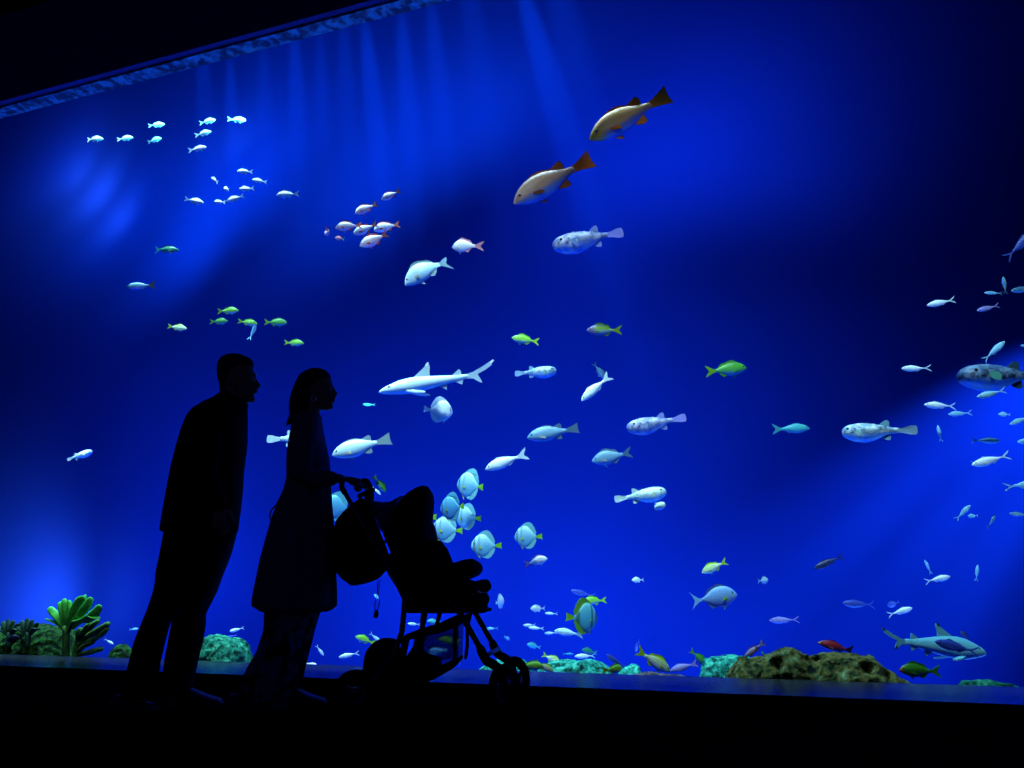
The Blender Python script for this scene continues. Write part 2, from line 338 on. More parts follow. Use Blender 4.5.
# colour schemes: body, fin, tail, pectoral
def deep(c): return tuple(1.02*x**1.45 for x in c)
def scheme(name, stops, fin, tail=None, pect=None, **k):
    tail = deep(tail or fin); pect = deep(pect or fin); fin = deep(fin); stops = [(p, deep(c)) for p, c in stops]
    if k.get('head'): k['head'] = (k['head'][0], deep(k['head'][1]))
    return dict(body=fishmat(name+'_skin', stops, **k), fin=finmat(name+'_fin', dark(fin, .85), fin),
                tail=finmat(name+'_tail', dark(tail, .85), tail), pect=finmat(name+'_pectoral', dark(pect, .85), pect))
WHT = (.80, .84, .84)
SCH = {  # bluish bellies: countershading plus the blue light from below put into the colour
 'white': scheme('white', [(.1, (.55, .68, .8)), (.5, WHT), (.9, (.86, .88, .86))], (.7, .8, .8)),
 'silver': scheme('silver', [(.1, (.30, .45, .7)), (.42, (.5, .66, .72)), (.8, (.62, .74, .72))], (.3, .4, .42), pect=(.6, .6, .5)),
 'steel': scheme('steel', [(.1, (.12, .3, .7)), (.45, (.26, .44, .58)), (.85, (.22, .36, .46))], (.14, .24, .34), pect=(.55, .58, .5)),
 'pale_pink': scheme('pale_pink', [(.1, (.5, .6, .85)), (.45, (.8, .76, .78)), (.85, (.85, .8, .8))], (.7, .4, .42), (.75, .4, .42), (.6, .5, .5)),
 'pink': scheme('pink', [(.1, (.5, .5, .85)), (.4, (.85, .62, .66)), (.75, (.9, .78, .78))], (.7, .12, .07), (.75, .25, .16), (.8, .1, .05)),
 'rose': scheme('rose', [(.1, (.4, .4, .75)), (.4, (.72, .26, .26)), (.85, (.75, .34, .32))], (.6, .15, .1), (.2, .4, .35), (.7, .12, .06)),
 'yellow': scheme('yellow', [(.12, (.25, .5, .75)), (.36, (.38, .66, .25)), (.6, (.30, .58, .07)), (.9, (.24, .5, .05))], (.28, .55, .03), (.42, .62, .02)),
 'green': scheme('green', [(.12, (.1, .35, .6)), (.36, (.14, .4, .2)), (.6, (.13, .42, .06)), (.9, (.07, .27, .04))], (.12, .38, .03), (.22, .42, .02)),
 'emerald': scheme('emerald', [(.12, (.05, .3, .35)), (.5, (.04, .34, .2)), (.9, (.03, .22, .14))], (.03, .25, .18), (.05, .32, .3), (.4, .5, .2)),
 'lime_white': scheme('lime_white', [(.12, (.5, .65, .6)), (.5, (.75, .82, .55)), (.9, (.5, .65, .15))], (.45, .6, .1), (.5, .62, .05)),
 'lilac_stripe': scheme('lilac_stripe', [(.1, (.45, .45, .75)), (.34, (.6, .62, .75)), (.42, (.42, .5, .08)), (.5, (.62, .66, .72)), (.6, (.42, .5, .06)), (.72, (.5, .58, .5)), (.85, (.36, .46, .05))], (.4, .5, .04), (.42, .55, .02)),
 'teal': scheme('teal', [(.12, (.1, .4, .6)), (.5, (.12, .5, .55)), (.9, (.1, .4, .42))], (.1, .4, .45)),
 'violet_head': scheme('violet_head', [(.12, (.12, .2, .5)), (.45, (.3, .45, .35)), (.62, (.3, .42, .03)), (.9, (.05, .12, .1))], (.15, .25, .05), (.3, .38, .01), head=(.72, (.22, .16, .34))),
 'red_head': scheme('red_head', [(.12, (.05, .18, .25)), (.4, (.07, .28, .08)), (.65, (.12, .36, .02)), (.9, (.06, .24, .03))], (.12, .34, .02), (.12, .34, .03), head=(.9, (.45, .08, .06))),
 'snapper': scheme('snapper', [(.1, (.10, .25, .75)), (.34, (.22, .24, .42)), (.48, (.50, .30, .24)), (.9, (.36, .19, .10))], (.35, .10, .03), (.80, .22, .03), (.25, .08, .02), head=None),
 'gold_snapper': scheme('gold_snapper', [(.1, (.10, .25, .75)), (.34, (.3, .26, .42)), (.48, (.72, .42, .2)), (.9, (.62, .34, .06))], (.75, .26, .02), (.95, .34, .02), (.65, .2, .01), head=(.8, (.66, .44, .06))),
 'puffer': scheme('puffer', [(.1, (.2, .4, .85)), (.38, (.35, .55, .8)), (.52, (.24, .34, .42)), (.9, (.26, .38, .46))], (.3, .5, .6), (.35, .5, .62), (.45, .62, .5), spots=(15, (.02, .03, .05)), mottled=(9, (.5, .62, .66))),
 'violet_puffer': scheme('violet_puffer', [(.1, (.14, .26, .8)), (.38, (.26, .36, .75)), (.52, (.24, .28, .46)), (.9, (.3, .34, .5))], (.35, .4, .75), (.42, .4, .8), (.4, .5, .7), spots=(15, (.03, .03, .07)), mottled=(9, (.55, .55, .75))),
 'pale_puffer': scheme('pale_puffer', [(.1, (.25, .5, .85)), (.38, (.4, .62, .85)), (.52, (.5, .66, .66)), (.9, (.62, .74, .74))], (.6, .72, .72), (.62, .75, .75), (.7, .78, .6), spots=(14, (.1, .16, .2)), mottled=(8, (.7, .8, .78))),
 'dark_puffer': scheme('dark_puffer', [(.1, (.1, .3, .7)), (.34, (.12, .26, .6)), (.46, (.012, .02, .05)), (.6, (.06, .11, .2)), (.9, (.1, .18, .3))], (.05, .12, .16), (.06, .12, .2), (.12, .34, .28), spots=(15, (.01, .015, .03)), mottled=(9, (.12, .2, .32))),
 'bat': scheme('bat', [(.1, (.2, .5, .75)), (.45, (.25, .52, .68)), (.85, (.5, .72, .74))], (.26, .55, .6), (.28, .52, .03), (.5, .6, .05), bars=[(.86, .05, (.08, .16, .2)), (.66, .05, (.16, .32, .42))]),
 'white_bat': scheme('white_bat', [(.1, (.6, .7, .82)), (.5, (.76, .8, .84)), (.9, (.8, .84, .86))], (.65, .78, .84), (.6, .75, .82), (.7, .75, .7), bars=[(.88, .045, (.4, .45, .55))]),
 'blue_bat': scheme('blue_bat', [(.1, (.12, .34, .7)), (.5, (.12, .38, .62)), (.9, (.2, .5, .6))], (.14, .42, .55), (.3, .52, .04), (.3, .45, .1), bars=[(.86, .05, (.04, .1, .16)), (.66, .05, (.08, .22, .36))]),
 'striped_bat': scheme('striped_bat', [(.1, (.16, .45, .55)), (.5, (.14, .45, .58)), (.9, (.22, .5, .5))], (.22, .42, .08), (.3, .48, .03), (.35, .5, .1), bars=[(.88, .05, (.02, .06, .09)), (.68, .05, (.02, .08, .12)), (.14, .09, (.05, .12, .06))]),
 'surgeon': scheme('surgeon', [(.1, (.14, .2, .6)), (.45, (.26, .4, .62)), (.9, (.26, .42, .62))], (.10, .16, .36), (.3, .5, .68), (.3, .5, .05)),
 'unicorn': scheme('unicorn', [(.12, (.2, .25, .7)), (.45, (.14, .3, .38)), (.9, (.12, .28, .36))], (.1, .2, .3), (.012, .012, .02), (.1, .2, .3), head=(.86, (.03, .06, .12))),
 'fusilier': scheme('fusilier', [(.12, (.3, .55, .75)), (.45, (.4, .66, .78)), (.8, (.28, .52, .66))], (.3, .55, .68), (.36, .58, .7)),
 'white_fusilier': scheme('white_fusilier', [(.12, (.6, .7, .85)), (.5, (.75, .8, .84)), (.9, (.7, .78, .82))], (.6, .72, .8), (.62, .74, .8)),
 'blue_fusilier': scheme('blue_fusilier', [(.12, (.3, .4, .7)), (.36, (.1, .16, .55)), (.9, (.05, .1, .4))], (.06, .1, .4), (.1, .16, .5)),
 'lilac_fusilier': scheme('lilac_fusilier', [(.12, (.34, .36, .7)), (.5, (.42, .36, .66)), (.9, (.28, .26, .55))], (.3, .28, .55), (.34, .3, .58)),
 'dark_fusilier': scheme('dark_fusilier', [(.12, (.1, .12, .3)), (.5, (.05, .07, .2)), (.9, (.03, .04, .14))], (.03, .04, .14), (.04, .05, .16)),
 'wrasse': scheme('wrasse', [(.12, (.3, .1, .3)), (.45, (.42, .06, .08)), (.9, (.3, .04, .05))], (.25, .03, .05), (.05, .02, .05), (.3, .08, .08), head=(.9, (.4, .2, .05))),
 'goat': scheme('goat', [(.12, (.4, .3, .6)), (.5, (.55, .42, .6)), (.9, (.4, .3, .45))], (.3, .2, .35), (.45, .4, .55), bars=[(.2, .09, (.02, .01, .03))]),
 'grey_shark': scheme('grey_shark', [(.1, (.3, .45, .7)), (.4, (.55, .66, .72)), (.85, (.56, .66, .68))], (.5, .62, .68)),
 'teal_shark': scheme('teal_shark', [(.1, (.25, .5, .7)), (.36, (.3, .6, .66)), (.46, (.2, .45, .5)), (.85, (.18, .42, .48))], (.2, .45, .5)),
 'navy': scheme('navy', [(.12, (.012, .016, .06)), (.9, (.015, .02, .07))], (.01, .015, .05)),
}
M_tipdark = noisy('black_fin_tip', (.008, .008, .012), (.014, .014, .02), 20, .5, .3, 0)
M_tippale = noisy('white_fin_tip', (.8, .84, .84), (.85, .88, .88), 20, .5, .3, 0)
# kind: profile, height scale, width scale, tail style, dorsal style, name, category
KIND = {
 'bream':   ('bream', 1.12, 1.0, 'fork', 'long', 'sea_bream', 'fish'),
 'small':   ('bream', .92, 1.15, 'fork', 'long', 'white_bream', 'fish'),
 'snap':    ('bream', .92, 1.0, 'fan', 'snap', 'red_snapper', 'fish'),
 'gold':    ('bream', 1.0, 1.0, 'fork', 'long', 'yellow_snapper', 'fish'),
 'long':    ('bream', .72, .9, 'fork', 'long', 'goatfish', 'fish'),
 'trev':    ('bream', .78, .9, 'fork', 'low', 'trevally', 'fish'),
 'wrasse':  ('bream', .68, .9, 'fork', 'low', 'wrasse', 'fish'),
 'fusi':    ('slim', 1.12, 1.0, 'deep', 'low', 'fusilier', 'fish'),
 'puff':    ('puff', 1.0, 1.0, 'round', 'rear', 'porcupinefish', 'fish'),
 'bat':     ('disc', 1.0, 1.0, 'fan', 'bat', 'batfish', 'fish'),
 'surg':    ('oval', 1.0, 1.0, 'moon', 'long', 'surgeonfish', 'fish'),
 'shark':   ('shark', 1.0, 1.0, 'hetero', 'shark', 'reef_shark', 'shark'),
 'stout':   ('shark', 1.5, 1.25, 'hetero', 'shark', 'reef_shark', 'shark'),
}
def finmesh(outline, th, k, y=0, sub=2):
    """a fin of real thickness from an outline in the length-height plane"""
    pts = []
    for i, (x, z) in enumerate(outline):
        x2, z2 = outline[(i+1) % len(outline)]
        for j in range(sub): pts.append((x+(x2-x)*j/sub, z+(z2-z)*j/sub))
    bm = bmesh.new(); n = len(pts)
    A = [bm.verts.new(bendv(Vector((x, y+th/2, z)), k)) for x, z in pts]
    B = [bm.verts.new(bendv(Vector((x, y-th/2, z)), k)) for x, z in pts]
    for tri in geometry.tessellate_polygon([[Vector((x, z, 0)) for x, z in pts]]):
        for S_ in (A, B):
            try: bm.faces.new([S_[i] for i in tri])
            except ValueError: pass
    for i in range(n): bm.faces.new((A[i], B[i], B[(i+1) % n], A[(i+1) % n]))
    return bm
TAILS = {
 'fork':  [(-.235, .036), (-.30, .045), (-.39, .10), (-.49, .150), (-.47, .09), (-.41, .018), (-.41, -.018), (-.47, -.085), (-.49, -.14), (-.39, -.09), (-.30, -.043), (-.235, -.034)],
 'deep':  [(-.245, .017), (-.31, .024), (-.39, .065), (-.5, .125), (-.45, .062), (-.36, .010), (-.36, -.010), (-.45, -.062), (-.5, -.125), (-.39, -.065), (-.31, -.024), (-.245, -.016)],
 'fan':   [(-.235, .036), (-.30, .044), (-.40, .075), (-.49, .108), (-.483, .05), (-.478, 0), (-.485, -.05), (-.495, -.10), (-.40, -.07), (-.30, -.042), (-.235, -.034)],
 'round': [(-.24, .030), (-.32, .04), (-.42, .066), (-.485, .066), (-.5, .03), (-.5, -.03), (-.485, -.066), (-.42, -.066), (-.32, -.04), (-.24, -.030)],
 'moon':  [(-.245, .022), (-.33, .04), (-.42, .11), (-.5, .19), (-.445, .09), (-.41, 0), (-.445, -.09), (-.5, -.18), (-.42, -.11), (-.33, -.04), (-.245, -.022)],
 'hetero': [(-.25, .019), (-.31, .028), (-.39, .056), (-.49, .098), (-.5, .090), (-.476, .068), (-.478, .058), (-.42, .030), (-.345, .004), (-.365, -.045), (-.372, -.075), (-.345, -.062), (-.305, -.026), (-.25, -.017)],
}
def build_fish(kind, sch, bend, detail):
    pr, hs, ws, tail, dors, name, cat = KIND[kind]; S = SCH[sch]; us, up, lo, wd = PROF[pr]
    root = empty(name)
    X = lambda u: .5 + (XT-.5)*u
    Up = lambda u: interp(us, up, u)*hs
    Lo = lambda u: interp(us, lo, u)*hs
    bm = bmesh.new(); R = []; n = 18; st = 26 if detail else 14
    for i in range(st+1):
        u = (i/st)**1.35; x = X(u); a, b, c = Up(u), Lo(u), interp(us, wd, u)*ws; ring = []
        for k in range(n):
            t = 2*PI*k/n; ss, cc = math.sin(t), math.cos(t)
            z = a*ss if ss > 0 else b*ss
            if kind in ('shark', 'stout') and ss < -.6: z *= .92
            ring.append(bendv(Vector((x, c*cc, z)), bend))
        R.append(ring)
    loft(bm, R)
    if kind == 'puff' and detail:                      # short spines
        rr = random.Random(3)
        for _ in range(90):
            u = rr.uniform(.12, .85); t = rr.uniform(-.3, PI+.3); a, c = Up(u) if math.sin(t) > 0 else Lo(u), interp(us, wd, u)*ws
            nv = Vector((-.5, math.cos(t)*a, math.sin(t)*c)).normalized()
            p = Vector((X(u), c*math.cos(t), a*math.sin(t))); q = p + nv*.03
            a1 = nv.orthogonal().normalized()*.005; b1 = nv.cross(a1)
            tip = bm.verts.new(bendv(q, bend)); base = [bm.verts.new(bendv(p - nv*.004 + v, bend)) for v in (a1, -.5*a1+.87*b1, -.5*a1-.87*b1)]
            for i in range(3): bm.faces.new((base[i], base[(i+1) % 3], tip))
            bm.faces.new(base[::-1])
    obj('body', bm, S['body'], root)
    tl = obj('tail_fin', finmesh(TAILS[tail], .016, bend), S['tail'], root, smooth=False)
    def back(fn, u0, u1, hts, sweep, sgn, nm, m):
        k = len(hts); base = [(X(u0+(u1-u0)*i/(k-1)), sgn*(fn(u0+(u1-u0)*i/(k-1))-.012)) for i in range(k)]
        top = [(x - sweep*h, z + sgn*(h+.012)) for (x, z), h in zip(base, hts)]
        o = obj(nm, finmesh(base + top[::-1], .012, bend, sub=1), m, root, smooth=False); return o
    if dors == 'long':
        back(Up, .25, .86, [0, .05, .055, .045, .04, .055, .02], .5, 1, 'dorsal_fin', S['fin'])
        back(Lo, .6, .86, [0, .06, .045, .01], .6, -1, 'anal_fin', S['fin'])
        back(Lo, .3, .4, [.0, .075, .01], .9, -1, 'pelvic_fin', S['pect'])
    elif dors == 'low':
        back(Up, .3, .84, [0, .03, .02, .015, .012, .0], .5, 1, 'dorsal_fin', S['fin'])
        back(Lo, .62, .86, [0, .025, .015, .0], .6, -1, 'anal_fin', S['fin'])
    elif dors == 'snap':
        back(Up, .3, .68, [0, .018, .022, .02, .01], .5, 1, 'dorsal_fin', S['fin'])
        back(Up, .68, .88, [0.01, .045, .075, .06, .0], .7, 1, 'soft_dorsal_fin', S['fin'])
        back(Lo, .66, .84, [0, .055, .065, .0], .9, -1, 'anal_fin', S['fin'])
        back(Lo, .32, .42, [.0, .05, .01], 1.1, -1, 'pelvic_fin', S['fin'])
    elif dors == 'rear':
        back(Up, .68, .84, [0.02, .07, .085, .06, .0], .6, 1, 'dorsal_fin', S['fin'])
        back(Lo, .7, .85, [0.02, .055, .07, .05, .0], .7, -1, 'anal_fin', S['fin'])
    elif dors == 'bat':
        back(Up, .22, .98, [0, .05, .10, .16, .19, .17, .08], .35, 1, 'dorsal_fin', S['fin'])
        back(Lo, .42, .98, [0, .05, .11, .15, .14, .05], .35, -1, 'anal_fin', S['fin'])
        back(Lo, .26, .36, [.0, .12, .02], .5, -1, 'pelvic_fin', S['pect'])
    elif dors == 'shark':
        tip = M_tipdark if sch == 'teal_shark' else M_tippale
        d = back(Up, .40, .58, [.0, .05, .10, .075, .03, .0], .9, 1, 'dorsal_fin', S['fin'])
        x, z = X(.465), Up(.47)
        bm = finmesh([(x-.055, z+.078), (x-.084, z+.079), (x-.096, z+.108), (x-.085, z+.108)], .016, bend)
        obj('fin_tip', bm, tip, d, smooth=False)
        back(Up, .82, .92, [.0, .045, .03, .0], .9, 1, 'rear_dorsal_fin', S['fin'])
        back(Lo, .84, .93, [.0, .035, .02, .0], .9, -1, 'anal_fin', S['fin'])
        back(Lo, .66, .75, [.0, .04, .02, .0], .9, -1, 'pelvic_fin', S['fin'])
        bm = finmesh([(-.462, .082), (-.491, .1005), (-.503, .091), (-.476, .070)], .02, bend); obj('fin_tip', bm, tip, tl, smooth=False)
        if sch == 'teal_shark':
            bm = finmesh([(-.363, -.045), (-.376, -.078), (-.352, -.068), (-.345, -.05)], .02, bend); obj('fin_tip', bm, tip, tl, smooth=False)
    if detail:
        up_ = .3
        ln, hh = {'puff': (.12, .075), 'shark': (.17, .05), 'stout': (.17, .05), 'bat': (.12, .05)}.get(kind, (.13, .035))
        ux = {'puff': .3, 'shark': .34, 'stout': .34}.get(kind, .3)
        for s in (1, -1):
            y = interp(us, wd, ux)*ws*.93; x0 = X(ux); z0 = {'shark': -.03, 'stout': -.05, 'puff': .0}.get(kind, -.02)
            bm = bmesh.new()
            out = [(0, .012), (-.35*ln, hh*.55), (-.8*ln, hh*.7), (-ln, hh*.2), (-.9*ln, -hh*.5), (-.4*ln, -hh*.55), (0, -.012)]
            A, B = [], []
            an = {'shark': 1.0, 'stout': 1.0, 'puff': .8}.get(kind, .4)
            for px, pz in out:
                if kind in ('shark', 'stout'):
                    v = Vector((x0 + .02 + px*.85, s*(y*.8 - px*.5), z0 + px*.3 + pz*.15)); off = Vector((pz*1.3, 0, .006))
                    A.append(v + off); B.append(v + Vector((pz*1.3, 0, -.006)))
                else:
                    v = Vector((x0 + px*math.cos(an), s*(y - .004 - px*math.sin(an)), z0 + pz + px*.35)); nn = Vector((math.sin(an), s*math.cos(an), 0))*.005
                    A.append(v + nn); B.append(v - nn)
            A = [bm.verts.new(bendv(v, bend)) for v in A]; B = [bm.verts.new(bendv(v, bend)) for v in B]; m_ = len(A)
            bm.faces.new(A); bm.faces.new(B[::-1])
            for i in range(m_): bm.faces.new((A[i], B[i], B[(i+1) % m_], A[(i+1) % m_]))
            obj('pectoral_fin', bm, S['fin'] if kind in ('shark', 'stout') else S['pect'], root, smooth=False)
            bm = bmesh.new(); ue = {'puff': .15, 'shark': .13, 'stout': .13, 'bat': .13}.get(kind, .13); r = {'puff': .021, 'shark': .009, 'stout': .009, 'bat': .022}.get(kind, .018)
            ball(bm, bendv(Vector((X(ue), s*interp(us, wd, ue)*ws*.88, Up(ue)*.42)), bend), r, 10, 7, (1, .6, 1))
            obj('eye', bm, M_eye, root)
    return root
PROTO = {}
def copy_tree(o, parent=None):
    c = o.copy(); COL.objects.link(c); c.parent = parent
    for ch in list(o.children): copy_tree(ch, c)
    return c
def fish(kind, sch, px, py, ln, face, tilt, yaw, q, bend, label, group=None, roll=0):
    det = ln >= 18; key = (kind, sch, bend, det)
    if key not in PROTO: o = PROTO[key] = build_fish(*key)
    else: o = copy_tree(PROTO[key])
    p, t = tank(px, py, q); r = ray(px, py).normalized()
    a, y = math.radians(tilt), math.radians(yaw)
    d2 = RX*(math.cos(a)*(1 if face == 'R' else -1)) + UX*math.sin(a)
    f = (d2*math.cos(y) + r*math.sin(y)).normalized()
    zz = Vector((0, 0, 1)); ref = zz - r*(zz.dot(r)*.62)      # swims slightly rolled, its flank to the glass
    if abs(f.dot(ref.normalized())) > .95: ref = RX
    u = (ref - f*ref.dot(f)).normalized(); l = u.cross(f)
    if roll:
        M3 = Matrix.Rotation(math.radians(roll), 3, f); u = M3 @ u; l = M3 @ l
    L = ln*t/max(.3, math.cos(y))
    o.matrix_world = Matrix.Translation(p) @ Matrix((f, l, u)).transposed().to_4x4() @ Matrix.Scale(L, 4)
    for k in ('label', 'category', 'group'):
        if k in o: del o[k]
    tag(o, label, KIND[kind][6], group)
    return o
A = 'white fish of the upper school'; B_ = 'white fish of the lower upper-left school'
PK = 'pink fish of the tight school'; YG = 'yellow green fish above the man'
BT = 'batfish of the group by the stroller'; FR = 'slim pale fish along the right side'; SB = 'small pale fish low behind the stroller'
